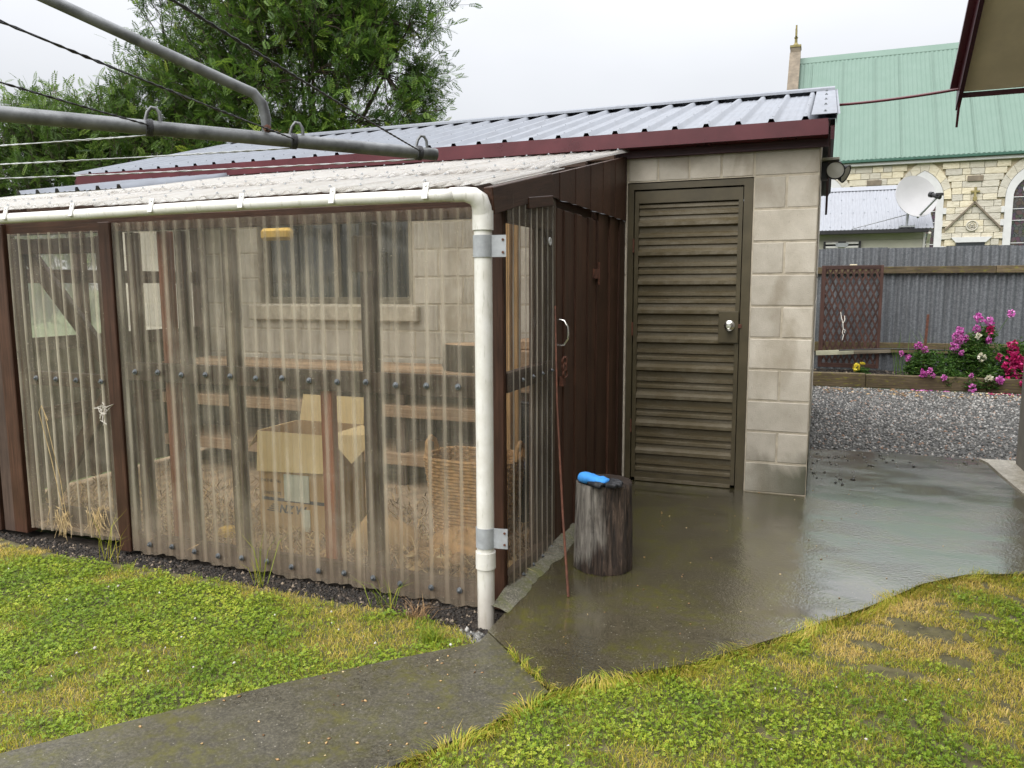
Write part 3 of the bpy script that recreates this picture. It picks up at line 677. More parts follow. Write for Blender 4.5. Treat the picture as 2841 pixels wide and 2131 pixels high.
while yb < -.70:
    w = [.095, .12, .085, .11, .13, .09, .1][i % 7]; y2 = min(yb+w, -.692); d = .010 if i % 2 else 0
    box('board', (-1.221+d*.2, yb+.0015, .03), (-1.205+d, y2-.0015, 1.705+.012*random.random()), M_brown, dr, .003); yb = y2; i += 1
hb = MB(); hb.tube([(-1.205, -1.405, 1.165), (-1.180, -1.405, 1.16), (-1.160, -1.405, 1.13), (-1.158, -1.405, 1.10), (-1.160, -1.405, 1.07), (-1.180, -1.405, 1.04), (-1.205, -1.405, 1.035)], .006, 8); hb.build('handle', M_steel, dr, smooth=60)
ch = MB()
for k in range(6):
    a = k*1.05; c = Vector((-1.175, -1.415+.012*math.sin(a*2), .955-.016*k+.02*(k % 2)))
    ch.tube([c+Vector((.008*math.cos(t)*math.cos(a), .026*math.cos(t)*math.sin(a+.6), .020*math.sin(t))) for t in np.linspace(0, 2*math.pi, 11)[:-1]], .0042, 6, closed=True)
ch.box((-1.195, -1.43, .83), (-1.175, -1.39, .88)); ch.build('chain', M_rust, dr, smooth=60)
hg = MB(); hg.box((-1.206, -.80, 1.375), (-1.19, -.70, 1.43)); hg.box((-1.206, -.705, 1.34), (-1.188, -.683, 1.47)); hg.build('hinge', M_rust, dr)
box('gap_dark_board', (-1.262, -1.452, 1.64), (-1.242, -.685, 1.80), M_brown, lt)  # dark board added so the opening over the door reads as shade
box('door_gap_light_strip', (-1.222, -.689, .35), (-1.203, -.684, 1.70), M_chalk, lt, 0)  # thin pale strip painted in for light showing through the door gap
yb = -.678; i = 0
while yb < -.01:
    w = [.12, .15, .11, .14, .15][i % 5]; y2 = min(yb+w, -.004); d = .012 if i % 2 == 0 else 0
    box('board', (-1.235+d*.2, yb+.001, -.01), (-1.212+d, y2-.001, 1.79), M_brown, lt, .003); yb = y2; i += 1
beam('back_post', (-1.26, -.62, 0), (-1.26, -.62, 1.95), .05, .05, M_brown, lt)
yb = -1.56; i = 0
while yb < -.02:
    w = [.13, .15, .12, .16][i % 4]; y2 = min(yb+w, -.004); zb = 1.752+.006*random.random()
    m = MB(); m.prism([(-1.222, yb+.001, zb), (-1.222, y2-.001, zb), (-1.222, y2-.001, lz(y2)-.028), (-1.222, yb+.001, lz(yb)-.028)], (.024+.003*(i % 2), 0, 0)); m.build('gable_board', M_brown, lt); yb = y2; i += 1
beam('barge_rafter', (-1.21, -2.29, lz(-2.29)-.075), (-1.21, -1.562, lz(-1.562)-.075), .04, .105, M_brown, lt); beam('barge_rafter', (-1.195, -1.9, lz(-1.9)-.125), (-1.195, -1.562, lz(-1.562)-.15), .02, .05, M_brown, lt)
fs = MB(); vs = []
for k, y in enumerate(np.linspace(-1.55, -.03, 40)):
    s = .002*math.sin(k*1.3)+.007*vnoise(y, 0, 7, 8); vs += [(-1.20, y, 1.755+s*.3), (-1.192+s, y, 1.749+s-.006*(k/39))]
fs.add(vs, [(2*k, 2*k+2, 2*k+3, 2*k+1) for k in range(39)]); fs.build('torn_flashing', M_bolt, lt, smooth=180)
for i, x in enumerate((-4.75, -3.95, -3.1, -2.25, -1.45)): beam('rafter', (x, -2.13, lz(-2.13)-.06), (x, -.03, lz(-.03)-.06), .045, .09, M_brown_in, lt)
for y in (-1.55, -.8, -.15): beam('purlin', (-5.25, y, lz(y)-.026), (-1.24, y, lz(y)-.026), .045, .03, M_brown_in, lt)
# roof sheets: a lower row, an upper row lapped over it, ribbed metal at the upper left
def roofsheet(name, x0, x1, ya, yb, dz, mat, edge=True, pitch=.0765, amp=.0082, seed=0):
    n = int((x1-x0)/pitch*10); nv = 10; xs = np.linspace(x0, x1, n+1); V = []; R = []
    for j in range(nv+1):
        t = (j/nv)**1.6
        y = ya+(yb-ya)*t
        for x in xs:
            h = amp*math.sin(2*math.pi*x/pitch)
            yy = y+(.012*(vnoise(x, 0, 6, seed)-.5) if j == 0 else 0)
            V.append((x, yy-.2*h, lz(y)+h+dz+.003*(vnoise(x, t, 3, seed)-.5))); R.append((1.0*vnoise(x, 3, 30, seed+2)) if j == 0 else 0.0)
    F_ = [(j*(n+1)+i, j*(n+1)+i+1, (j+1)*(n+1)+i+1, (j+1)*(n+1)+i) for j in range(nv) for i in range(n)]
    o = link(name, npmesh(name, V, [F_], mat, True, {'ridge': R}), lt)
    md = o.modifiers.new('thick', 'SOLIDIFY'); md.thickness = .002; return o
for k in range(6):
    x1 = -1.155-k*.70; x0 = x1-.74
    if x0 < -5.32: x0 = -5.32
    roofsheet('roof_sheet', x0, x1, -2.345, -1.48, .004*(k % 2), M_polyroof, seed=k)
for k in range(5):
    x1 = -1.165-k*.70; x0 = max(x1-.74, -4.42)
    roofsheet('roof_sheet', x0, x1, -1.585, -.036, .014+.004*(k % 2), M_polyroof, seed=20+k)
roofsheet('roof_sheet', -5.32, -4.40, -1.6, -.9, .012, M_polyroof, seed=31)
trap_sheet('metal_roof_sheet', -5.33, 5, -1.17, lz(-1.17)+.024, -.037, lz(-.037)+.024, M_zinc, lt)
sc = MB()
for y, dz in ((-2.25, .012), (-1.75, .012), (-1.50, .026), (-.85, .026), (-.22, .026)):
    for k in range(26):
        x = -1.21-k*.153
        if x < -4.4 and y > -1.6: continue
        x = round(x/.0765)*.0765+.0191
        sc.lathe([(.008, 0), (.007, .002), (.004, .003), (.004, .007), (.0005, .008)], 7, Matrix.Translation((x, y, lz(y)+dz)), False, False)
o = sc.build('roof_screws', M_strap, lt); o['kind'] = 'stuff'
# bolts with washers along the rails
bm_ = MB(); bm_.lathe([(.0145, 0), (.0135, .004), (.0075, .005), (.0075, .006), (.007, .011), (.0035, .012), (.0035, .017)], 12)
ME_BOLT = bm_.mesh('bolt', M_bolt, 30)
RF = Euler((math.radians(90), 0, 0)).to_matrix().to_4x4(); RS_ = Euler((0, math.radians(90), 0)).to_matrix().to_4x4()
for i in range(13):
    link('bolt', ME_BOLT, lt, Matrix.Translation((-3.234+i*.152, -2.174, .907+.004*math.sin(i*2.3))) @ RF)
    link('bolt', ME_BOLT, lt, Matrix.Translation((-3.21+i*.150+.01*math.sin(i*3.1), -2.174, -.005+.006*math.sin(i*1.7))) @ RF)
for x in (-3.965, -3.815, -3.665, -3.485): link('bolt', ME_BOLT, gate, Matrix.Translation((x, -2.165, .845)) @ RF)
for i, y in enumerate((-1.965, -1.83, -1.70, -1.56)):
    link('bolt', ME_BOLT, lt, Matrix.Translation((-1.192, y, .925)) @ RS_ @ Matrix.Scale(.7, 4)); link('bolt', ME_BOLT, lt, Matrix.Translation((-1.192, y, .03)) @ RS_ @ Matrix.Scale(.7, 4))
m = MB(); m.lathe([(.019, 0), (.019, .004), (.008, .004), (.008, 0)], 20, Matrix.Translation((-1.186, -1.615, 1.545)) @ RS_, False, False); m.build('pale_washer', M_chalk, lt)
# pipe gutter with clips, elbow, downpipe, straps
GZ, GY, GR = 1.690, -2.362, .025
gm = MB(); n = 14; vs = []
xs = np.linspace(-5.3, -1.325, 60)
for x in xs:
    zz = GZ-.004*(x+1.3)/-4+.004*math.sin(x*2.1)
    for k in range(n+1):
        a = math.radians(70+220*k/n)
        vs.append((x, GY+GR*math.cos(a), zz+GR*math.sin(a)))
gm.add(vs, [(i*(n+1)+k, i*(n+1)+k+1, (i+1)*(n+1)+k+1, (i+1)*(n+1)+k) for i in range(59) for k in range(n)])
g = gm.build('gutter_pipe', M_pvc, lt, smooth=60); md = g.modifiers.new('thick', 'SOLIDIFY'); md.thickness = .004
cm = MB(); cm.box((-.012, -.003, -.038), (.012, .003, .028)); cm.lathe([(.004, 0), (.004, .004)], 8, Matrix.Translation((0, -.003, .015)) @ RF)
ME_CLIP = cm.mesh('clip', M_white_p)
for x in (-4.3, -3.80, -3.345, -2.845, -2.335, -1.87, -1.44): link('clip', ME_CLIP, g, Matrix.Translation((x, GY-.020, GZ+.022)) @ Euler((math.radians(-18), 0, 0)).to_matrix().to_4x4())
dm = MB(); PX, PY = -1.233, -2.30
R0 = .036
dm.tube([(-1.345, GY+.005, GZ), (-1.285, GY+.01, GZ), (-1.255, GY+.02, GZ-.006), (-1.238, GY+.04, GZ-.022), (PX, PY-.01, GZ-.05), (PX, PY, GZ-.085)], [.028, .029, .034, .038, R0+.003, R0+.003], 20)
dm.tube([(PX, PY, GZ-.085), (PX, PY, -.11)], R0, 20)
dp = dm.build('downpipe', M_pvc, lt, smooth=50)
so = MB(); so.lathe([(R0+.001, 0), (R0+.006, 0), (R0+.006, .075), (R0+.001, .075)], 24, Matrix.Translation((PX, PY, 1.555)), False, False); so.build('pipe_socket', M_pvc, dp, smooth=40)
so = MB(); so.lathe([(R0+.001, 0), (R0+.006, 0), (R0+.006, .07), (R0+.001, .07)], 24, Matrix.Translation((PX, PY, .175)), False, False); so.build('pipe_socket', M_pvc, dp, smooth=40)
for z in (1.45, .265):
    st = MB(); n = 20; vs = []
    pts = [(PX+(R0+.004)*math.cos(a), PY+(R0+.004)*math.sin(a)) for a in np.linspace(math.radians(175), math.radians(350), n)]+[(PX+.062, PY-.006), (PX+.098, PY+.0)]
    for x, y in pts: vs += [(x, y, z), (x, y, z+.085)]
    st.add(vs, [(2*k, 2*k+2, 2*k+3, 2*k+1) for k in range(len(pts)-1)])
    o = st.build('pipe_strap', M_strap, dp); md = o.modifiers.new('t', 'SOLIDIFY'); md.thickness = .002
    hm = MB()
    for zz in (z+.018, z+.067): hm.lathe([(.005, 0), (.005, .003)], 8, Matrix.Translation((PX+.086, PY-.003, zz)) @ RF)
    hm.build('screw', M_rust, dp)

# ================================================================ THINGS INSIDE THE LEAN-TO
pb = thing('potting_bench', 'long dusty timber potting bench with shelves along the block wall', 'bench', (-3, -.3, 0))
for k, (ya, yb) in enumerate(((-.56, -.40), (-.395, -.22), (-.215, -.04))): box('bench_board', (-4.70, ya, .735), (-1.62, yb, .765), M_shelf, pb)
box('front_board', (-4.70, -.585, .66), (-1.62, -.565, .755), M_shelf, pb)
for z in (.50, .17):
    box('shelf', (-4.70, -.56, z), (-1.62, -.10, z+.03), M_shelf, pb); box('front_board', (-4.70, -.583, z-.05), (-1.62, -.563, z+.03), M_shelf, pb)
for x in (-4.6, -3.6, -2.62, -1.72): box('leg', (x-.035, -.55, -.03), (x+.035, -.50, .73), M_brown_in, pb); box('leg', (x-.035, -.12, -.03), (x+.035, -.07, .73), M_brown_in, pb)
for z in (.25, .60): pass
box('back_panel', (-4.70, -.06, .0), (-1.62, -.045, .70), M_brown_in, pb)
cb = thing('cardboard_box', 'tall open cardboard box with printed front behind the clear plastic wall', 'box', (-2.65, -1.5, -.03))
BX0, BX1, BY0, BY1 = -2.86, -2.40, -1.72, -1.36
c0 = MB(); t = .006; z0, z1 = -.028, .545
c0.box((BX0, BY0, z0), (BX1, BY0+t, z1)); c0.box((BX0, BY1-t, z0), (BX1, BY1, z1)); c0.box((BX0, BY0+t, z0), (BX0+t, BY1-t, z1)); c0.box((BX1-t, BY0+t, z0), (BX1, BY1-t, z1)); c0.box((BX0+t, BY0+t, z0), (BX1-t, BY1-t, z0+t))
cc = c0.build('carton', M_card, cb)
def flap(a, b, c, d): m = MB(); m.add([a, b, c, d], [(0, 1, 2, 3)]); o = m.build('flap', M_cardlight, cb); md = o.modifiers.new('t', 'SOLIDIFY'); md.thickness = .004
flap((BX0+.005, BY0-.002, .547), (BX1-.005, BY0-.002, .547), (BX1-.01, BY0-.035, .345), (BX0+.012, BY0-.03, .325))
flap((BX0+.02, BY1, .547), (BX1, BY1, .547), (BX1-.01, BY1+.03, .70), (BX0+.03, BY1+.03, .70))
flap((BX0, BY0+.01, .547), (BX0, BY1-.01, .547), (BX0-.10, BY1-.03, .52), (BX0-.09, BY0+.03, .44)); flap((BX1, BY0+.01, .547), (BX1, BY1-.01, .547), (BX1+.12, BY1-.03, .50), (BX1+.13, BY0+.03, .40))
def text(s, size, x, z, mat, y=BY0-.0015, shear=0, bold=0):
    cu = bpy.data.curves.new('print', 'FONT'); cu.body = s; cu.size = size; cu.shear = shear; cu.offset = bold; cu.resolution_u = 2; cu.extrude = .0004
    ob = bpy.data.objects.new('print', cu); COL.objects.link(ob)
    me = bpy.data.meshes.new_from_object(ob.evaluated_get(bpy.context.evaluated_depsgraph_get())); bpy.data.objects.remove(ob); bpy.data.curves.remove(cu)
    me.materials.clear(); me.materials.append(mat)
    link('print', me, cc, Matrix.Translation((x, y, z)) @ Euler((math.radians(90), 0, 0)).to_matrix().to_4x4())
text('DESCRIPTION', .021, BX0+.012, .322, M_greyink, bold=.0006); text('PHONE   No', .025, BX0+.012, .262, M_greyink, bold=.0006); text('CONTENTS', .025, BX0+.016, .192, M_greyink, bold=.0006)
text('NZ W', .062, BX0+.13, .095, M_navy, shear=.25, bold=.0025)
box('print', (BX0+.016, BY0-.002, .158), (BX1-.02, BY0-.0002, .176), M_navy, cc, 0)
for k in range(4): box('print', (BX0+.05+.012*k, BY0-.002, .097+.012*k), (BX0+.125, BY0-.0002, .103+.012*k), M_navy, cc, 0)
box('label', (BX0+.17, BY0-.0035, .165), (BX0+.335, BY0-.0002, .315), M_label, cc, 0); box('label', (BX0+.285, BY0-.0035, .0), (BX0+.335, BY0-.0002, .125), M_label, cc, 0)
wb = thing('wicker_basket', 'tan wicker basket with a raised woven handle near the white downpipe', 'basket', (-1.55, -1.35, .12))
wm = MB(); n = 40
CX, CY = -1.565, -1.66
for j in range(24):
    z = .11+.0165*j; s = .80+.20*j/23; pts = []
    for k in range(n):
        a = 2*math.pi*k/n; ex = math.copysign(abs(math.cos(a))**.55, math.cos(a))*.235*s; ey = math.copysign(abs(math.sin(a))**.55, math.sin(a))*.165*s
        w = 1+.028*(1 if (k+j) % 2 else -1); pts.append((CX+ex*w, CY+ey*w, z))
    wm.tube(pts, .0095, 5, closed=True)
wm.build('woven_body', M_wicker, wb, smooth=60)
wm = MB()
for k in range(20):
    a = 2*math.pi*k/20; ex = math.copysign(abs(math.cos(a))**.55, math.cos(a)); ey = math.copysign(abs(math.sin(a))**.55, math.sin(a))
    wm.tube([(CX+ex*.188, CY+ey*.132, .105), (CX+ex*.235, CY+ey*.165, .50)], .007, 5)
wm.build('stakes', M_wicker, wb)
wm = MB()
for s in (-1, 1):
    for q in (0, 1): wm.tube([(CX+s*(.232+.01*q), CY-.06, .49), (CX+s*.245, CY-.045, .54+.012*q), (CX+s*.245, CY, .565+.012*q), (CX+s*.245, CY+.045, .54+.012*q), (CX+s*(.232+.01*q), CY+.06, .49)], .010, 6)
wm.build('handle', M_wicker, wb, smooth=60)
lb = thing('log_block', 'dark barked log block resting on the potting bench', 'log', (-2.05, -.35, .765))
lm = MB(); lm.lathe([(.17, 0), (.178, .03), (.172, .10), (.175, .165), (.165, .178)], 18, Matrix.Translation((-2.12, -.34, .766)) @ Matrix.Diagonal((1.5, .95, 1, 1)), True, False); lm.build('bark', M_bark, lb, smooth=50)
lm = MB(); lm.lathe([(.1655, .1775), (.0005, .182)], 18, Matrix.Translation((-2.12, -.34, .766)) @ Matrix.Diagonal((1.5, .95, 1, 1)), False, False); lm.build('cut_face', M_shelf, lb)
lp_ = thing('timber_offcut', 'pale sawn timber offcut seen through the side panel above the bench', 'timber', (-1.75, -.9, .93))
box('offcut', (-1.86, -.60, .768), (-1.64, -.22, .93), M_shelf, lp_, .008); box('offcut', (-1.80, -.55, .932), (-1.66, -.30, .99), M_shelf, lp_, .008)
cr = thing('black_crate', 'black ribbed plastic tub behind the clear side panel', 'tub', (-1.45, -1.45, 0))
TA, TB, TC, TD = -1.76, -1.33, -1.16, -.62
m = MB(); m.prism([(TA+.02, TC+.02, 0), (TA+.02, TD-.02, 0), (TA, TD, .60), (TA, TC, .50)], (.006, 0, 0)); m.prism([(TB-.02, TC+.02, 0), (TB-.02, TD-.02, 0), (TB, TD, .60), (TB, TC, .50)], (.006, 0, 0)); m.prism([(TA+.02, TC+.02, 0), (TB-.02, TC+.02, 0), (TB, TC, .50), (TA, TC, .50)], (0, .006, 0)); m.prism([(TA+.02, TD-.02, 0), (TB-.02, TD-.02, 0), (TB, TD, .60), (TA, TD, .60)], (0, .006, 0)); m.box((TA+.02, TC+.02, 0), (TB-.02, TD-.02, .006)); m.build('tub_body', M_black, cr)
m = MB()
for k in range(13): y = TC+.03+k*.039; m.beam((TB-.012, y, .02), (TB+.010, y, .48+.008*k), .010, .008, (1, 0, 0))
for k in range(10): x = TA+.04+k*.039; m.beam((x, TC+.012, .02), (x, TC-.008, .49), .010, .008, (0, 1, 0))
m.build('ribs', M_black, cr)
m = MB(); m.tube([(TA, TC, .50), (TB, TC, .50), (TB, TD, .60), (TA, TD, .60)], .014, 8, closed=True); m.build('rim', M_black, cr, smooth=60)
# low heap of straw, bark and scraps against the inside of the front wall
def scatter_bits(name, poly, n, z0, size, mat, hfun=None, seed=0, flat=.4):
    r = np.random.default_rng(seed); P_ = []
    xs = [p[0] for p in poly]; ys = [p[1] for p in poly]
    x = r.uniform(min(xs), max(xs), n*3); y = r.uniform(min(ys), max(ys), n*3); k = inpoly(x, y, poly); x, y = x[k][:n], y[k][:n]; n = len(x)
    base = np.array([(1, 0, 0), (-1, 0, 0), (0, 1, 0), (0, -1, 0), (0, 0, 1), (0, 0, -1)], float)
    fc = np.array([(0, 2, 4), (2, 1, 4), (1, 3, 4), (3, 0, 4), (2, 0, 5), (1, 2, 5), (3, 1, 5), (0, 3, 5)])
    s = size*r.uniform(.5, 1.4, (n, 1, 1))*np.stack([r.uniform(.7, 1.3, n), r.uniform(.6, 1.1, n), r.uniform(flat*.6, flat*1.4, n)], 1)[:, None, :]
    V = base[None]*s+r.normal(0, .12, (n, 6, 3))*size; a = r.uniform(0, 6.28, n); ca, sa = np.cos(a)[:, None], np.sin(a)[:, None]
    V = np.stack([V[..., 0]*ca-V[..., 1]*sa, V[..., 0]*sa+V[..., 1]*ca, V[..., 2]], -1)
    z = z0+(hfun(x, y) if hfun else 0)+size*flat*.3
    V += np.stack([x, y, np.broadcast_to(z, x.shape)], -1)[:, None, :]
    Fq = (fc[None]+6*np.arange(n)[:, None, None]).reshape(-1, 3)
    o = link(name, npmesh(name, V.reshape(-1, 3), [Fq], mat, False, {'tint': np.repeat(r.random(n), 6)})); o['kind'] = 'stuff'; return o
def blades(name, x, y, z, h, w, lean, mat, tint, seed=0, curl=.5):
    """grass blades: two-segment tapering strips"""
    r = np.random.default_rng(seed); n = len(x); a = r.uniform(0, 6.283, n); b = r.uniform(0, 6.283, n)
    dx, dy = np.cos(a), np.sin(a); lx, ly = np.cos(b)*lean*h, np.sin(b)*lean*h; z = np.broadcast_to(z, n)
    P0 = np.stack([x, y, z], 1); side = np.stack([dx, dy, 0*dx], 1)*w[:, None]*.5
    P1 = P0+np.stack([lx*.35, ly*.35, h*.62], 1); P2 = P0+np.stack([lx, ly, h*(1-.45*np.minimum(lean, 1)*curl)], 1)
    V = np.stack([P0-side, P0+side, P1-side*.8, P1+side*.8, P2], 1).reshape(-1, 3); i = 5*np.arange(n)[:, None]
    q = i+np.array([[0, 1, 3, 2]]); t = i+np.array([[2, 3, 4]])
    o = link(name, npmesh(name, V, [q, t], mat, False, {'tint': np.repeat(tint, 5)})); o['kind'] = 'stuff'; return o
r = np.random.default_rng(3)
n = 5200; x = r.uniform(-4.7, -1.25, n); y = -2.06+abs(r.normal(0, .55, n)); k = y < -.6; x, y = x[k], y[k]; n = len(x)
hh = .12*np.exp(-((x+1.6)/.45)**2)*np.clip(1-abs(y+1.95)*2.5, 0, 1)
M_litter = mat_tint('floor_litter', [(0, (.10, .06, .03)), (.5, (.30, .18, .09)), (.8, (.48, .32, .15)), (1, (.62, .50, .30))], .9, 0)
blades('floor_litter', x, y, -.028+hh*r.random(n), r.uniform(.03, .10, n), r.uniform(.003, .010, n), r.uniform(1.0, 2.6, n), M_litter, r.random(n), 5, .9)
scatter_bits('bark_scraps', [(-2.35, -2.04), (-1.28, -2.04), (-1.28, -1.75), (-2.2, -1.72)], 260, -.02, .035, M_litter, lambda x, y: .10*np.exp(-((x+1.6)/.4)**2)*np.random.default_rng(1).random(len(x)), 9, .6)
def lump(name, c, rx, ry, rz, mat, label, cat, seed=0):
    m = MB(); n = 16; vs = []; fs = []
    for i in range(9):
        t = i/8*math.pi/2
        for k in range(n):
            a = 2*math.pi*k/n; q = 1+.35*(vnoise(math.cos(a)*2+5, math.sin(a)*2+t*2, 1.3, seed)-.5); vs.append((c[0]+rx*q*math.cos(a)*math.cos(t), c[1]+ry*q*math.sin(a)*math.cos(t), c[2]+rz*q*math.sin(t)))
    for i in range(8):
        for k in range(n): fs.append((i*n+k, i*n+(k+1) % n, (i+1)*n+(k+1) % n, (i+1)*n+k))
    m.add(vs, fs); o = m.build(name, mat, smooth=180); tag(o, label, cat); return o
lump('paper_sack', (-2.0, -1.80, -.03), .24, .13, .20, M_card, 'crumpled brown paper sack on the floor right of the tall carton', 'sack', 3)
lump('straw_bundle', (-1.52, -1.86, .03), .22, .10, .15, M_wicker, 'tangled straw bundle on the floor below the wicker basket', 'straw', 6)
lump('yellow_rag', (-2.98, -1.85, -.025), .07, .05, .05, M_yellow, 'small yellow rag on the floor left of the tall carton', 'rag', 8)
o = box('yellow_bag', (-2.60, -1.95, 1.565), (-2.42, -1.90, 1.625), M_yellow, None, .015); tag(o, 'yellow bag tucked under the lean-to roof above the carton', 'bag')
o = box('wood_slab', (-1.78, -1.98, .0), (-1.36, -1.70, .07), M_raw, None, .012); tag(o, 'raw timber slab lying on the floor near the corner post', 'timber')

# ================================================================ CLOTHESLINE
cl = thing('rotary_clothesline', 'grey steel rotary clothesline arm with wires in front of the lean-to roof', 'clothesline', (-2.66, -5.1, -.06))
E0, E1 = Vector((-1.035, -3.09, 1.715)), Vector((-2.66, -5.10, 1.735))
ad = (E1-E0).normalized()
def arm_pt(d, dz=0): return E0+ad*d+Vector((0, 0, dz))
m = MB(); m.tube([E0, arm_pt(.004), arm_pt(1.2), E1], [.0165, .0172, .0172, .0172], 18); m.build('arm', M_dkmetal, cl, smooth=50)
J = arm_pt(.478)
b0 = J+Vector((0, 0, .012)); b1 = J+Vector((-.004, -.006, .085)); b2 = J+Vector((-.045, -.055, .124))
far = Vector((-2.66, -5.10, 2.56))
pts = [b0, J+Vector((-.0, -.0, .05)), b1, J+Vector((-.018, -.022, .110)), b2]+[b2.lerp(far, t) for t in (.1, .5, 1)]
m = MB(); m.tube(pts, [.010, .0135, .0135, .0135, .0135, .0135, .0135, .0135], 14); m.build('brace', M_dkmetal, cl, smooth=50)
m = MB(); m.lathe([(.010, 0), (.010, .006), (.006, .006), (.006, .014)], 8, Matrix.Translation(J+Vector((.014, -.010, .022))) @ RF); m.build('brace_bolt', M_rust, cl)
m = MB(); m.tube([(-2.66, -5.1, -.1), (-2.66, -5.1, 1.6)], .03, 16); m.tube([(-2.66, -5.1, 1.6), (-2.66, -5.1, 2.5)], .022, 16); m.build('mast', M_dkmetal, cl, smooth=50)
side = Vector((-ad.y, ad.x, 0))
hooks = (.045, .40, .745)
for d in hooks:
    c = arm_pt(d); m = MB()
    m.tube([c-ad*.017+Vector((0, 0, .012)), c-ad*.015+Vector((0, 0, .036)), c-ad*.008+Vector((0, 0, .047)), c+ad*.003+Vector((0, 0, .048)), c+ad*.012+Vector((0, 0, .036)), c+ad*.019+Vector((0, 0, .012))], .0042, 8); m.build('hook', M_dkmetal, cl, smooth=60)
    m = MB()
    for k in range(4): m.tube([c+ad*(.004+.004*k)+.0185*(math.cos(a)*Vector((0, 0, 1))+math.sin(a)*side) for a in np.linspace(0, 2*math.pi, 13)[:-1]], .0026, 5, closed=True)
    m.build('wire_lashing', M_wire, cl, smooth=60)
def twisted(p0, p1, mat, r=.0022):
    p0, p1 = Vector(p0), Vector(p1); L = (p1-p0).length; n = min(90, int(L/.02)); d = (p1-p0).normalized(); u = d.cross(Vector((0, 0, 1))).normalized(); v = d.cross(u); m = MB()
    for ph in (0, math.pi):
        pts = []
        for k in range(n+1):
            t = k/n; a = t*L/.034*2*math.pi*.5+ph; sag = Vector((0, 0, -.02*4*t*(1-t)*min(1, L))); pts.append(p0.lerp(p1, t)+sag+r*.7*(math.cos(a)*u+math.sin(a)*v))
        m.tube(pts, r*.72, 5)
    return m.build('line_wire', mat, cl, smooth=80)
c0, c1, c2 = [arm_pt(d, .004) for d in hooks]
_v = Vector((-ad.x, -ad.y))
def arm_tip(deg, d):
    a = math.radians(deg); L_ = (E1-E0).length-d
    return Vector((E1.x+L_*(_v.x*math.cos(a)-_v.y*math.sin(a)), E1.y+L_*(_v.x*math.sin(a)+_v.y*math.cos(a)), 1.722))
for c, d in zip((c0, c1, c2), hooks):
    twisted(c, arm_tip(-75, d), M_wire); twisted(c+Vector((0, 0, -.02)), arm_tip(97, d), M_wire2)
for deg in (-75, 97):
    m = MB(); m.tube([E1, arm_tip(deg, -.02)], .0172, 14); m.build('arm', M_dkmetal, cl, smooth=50)

# ================================================================ LOG, GLOVE, ROD
lg = thing('chopping_log', 'weathered grey and dark brown upright log standing on the wet concrete', 'log', (-.90, -1.65, 0))
def mat_log():
    t = NT('weathered_log'); v = t.coord('obj', (30, 30, 3.0)); g = t.noise(v, 1.6, 8, .72, 1.2); x = t.new('SeparateXYZ'); t.con(t.new('TexCoord').outputs['Object'], x.inputs[0])
    s = t.math('MULTIPLY_ADD', x.outputs[0], -4.6, t.math('MULTIPLY_ADD', t.noise(t.coord('obj', (5, 5, 3)), 1.5, 4), 1.1, -.20))
    low = t.math('MULTIPLY_ADD', x.outputs[2], -5.0, t.math('MULTIPLY_ADD', t.noise(t.coord('obj', (14, 14, 2)), 1.2, 4), 1.6, -.1))
    pale = t.math('SUBTRACT', s, t.math('MAXIMUM', low, 0), clamp=True)
    c = t.ramp(g, [(.38, (.012, .008, .006)), (.52, (.055, .036, .026)), (.68, (.16, .11, .08))]); c2 = t.ramp(g, [(.34, (.05, .042, .035)), (.5, (.22, .20, .175)), (.66, (.36, .33, .29))])
    c = t.mix(t.ramp(pale, [(.08, 0.0), (.4, 1.0)]), c, c2); t.set(Base_Color=c, Roughness=.7); t.bump(g, 1.0, .02); return t.m
M_log = mat_log()
m = MB(); n = 120; vs = []; fs = []; H = .42; zs = [0, .01, .05, .10, .15, .2, .25, .3, .35, .39, .41, .42]
cracks = [(math.radians(q), w_, d_, zl_) for q, w_, d_, zl_ in ((262, .055, .020, 0), (238, .03, .008, .2), (292, .035, .010, .05), (318, .03, .009, .22), (215, .03, .008, .1), (276, .025, .006, .26), (340, .04, .010, 0))]
for i, z in enumerate(zs):
    for k in range(n):
        a = 2*math.pi*k/n; rr = .139-.008*z/H+.010*(vnoise(math.cos(a)*3+9, math.sin(a)*3+9+z*.6, 1.2, 3)-.4)+.006*(vnoise(k*.7, z*2, 1, 6)-.5)+.004*(vnoise(k*1.9, z*5, 1, 16)-.5)+(-.004 if i in (0, len(zs)-1) else 0)
        rr += .003*(vnoise(k*2.7, z*9, 1, 26)-.5)
        for ca_, w_, d_, zl_ in cracks:
            da = abs(((a-ca_-.05*math.sin(z*14)+math.pi) % (2*math.pi))-math.pi); rr -= d_*max(0, 1-da/w_)*(1 if z >= zl_ else 0)
        vs.append((rr*math.cos(a), rr*math.sin(a), z))
for i in range(len(zs)-1):
    for k in range(n): fs.append((i*n+k, i*n+(k+1) % n, (i+1)*n+(k+1) % n, (i+1)*n+k))
m.add(vs, fs); o = m.build('bark', M_log, lg, smooth=55, M=Matrix.Translation((-.90, -1.65, 0)))
m = MB(); vs = [(.0, .0, .421)]+[(v[0]*.995, v[1]*.995, .4195) for v in vs[-n:]]; m.add(vs, [(0, k+1, (k+1) % n+1) for k in range(n)]); m.build('cut_top', simple('dark_wet_endgrain', (.028, .019, .014), .5, nscale=30, var=.5, bump=.5), lg, M=Matrix.Translation((-.90, -1.65, 0)))
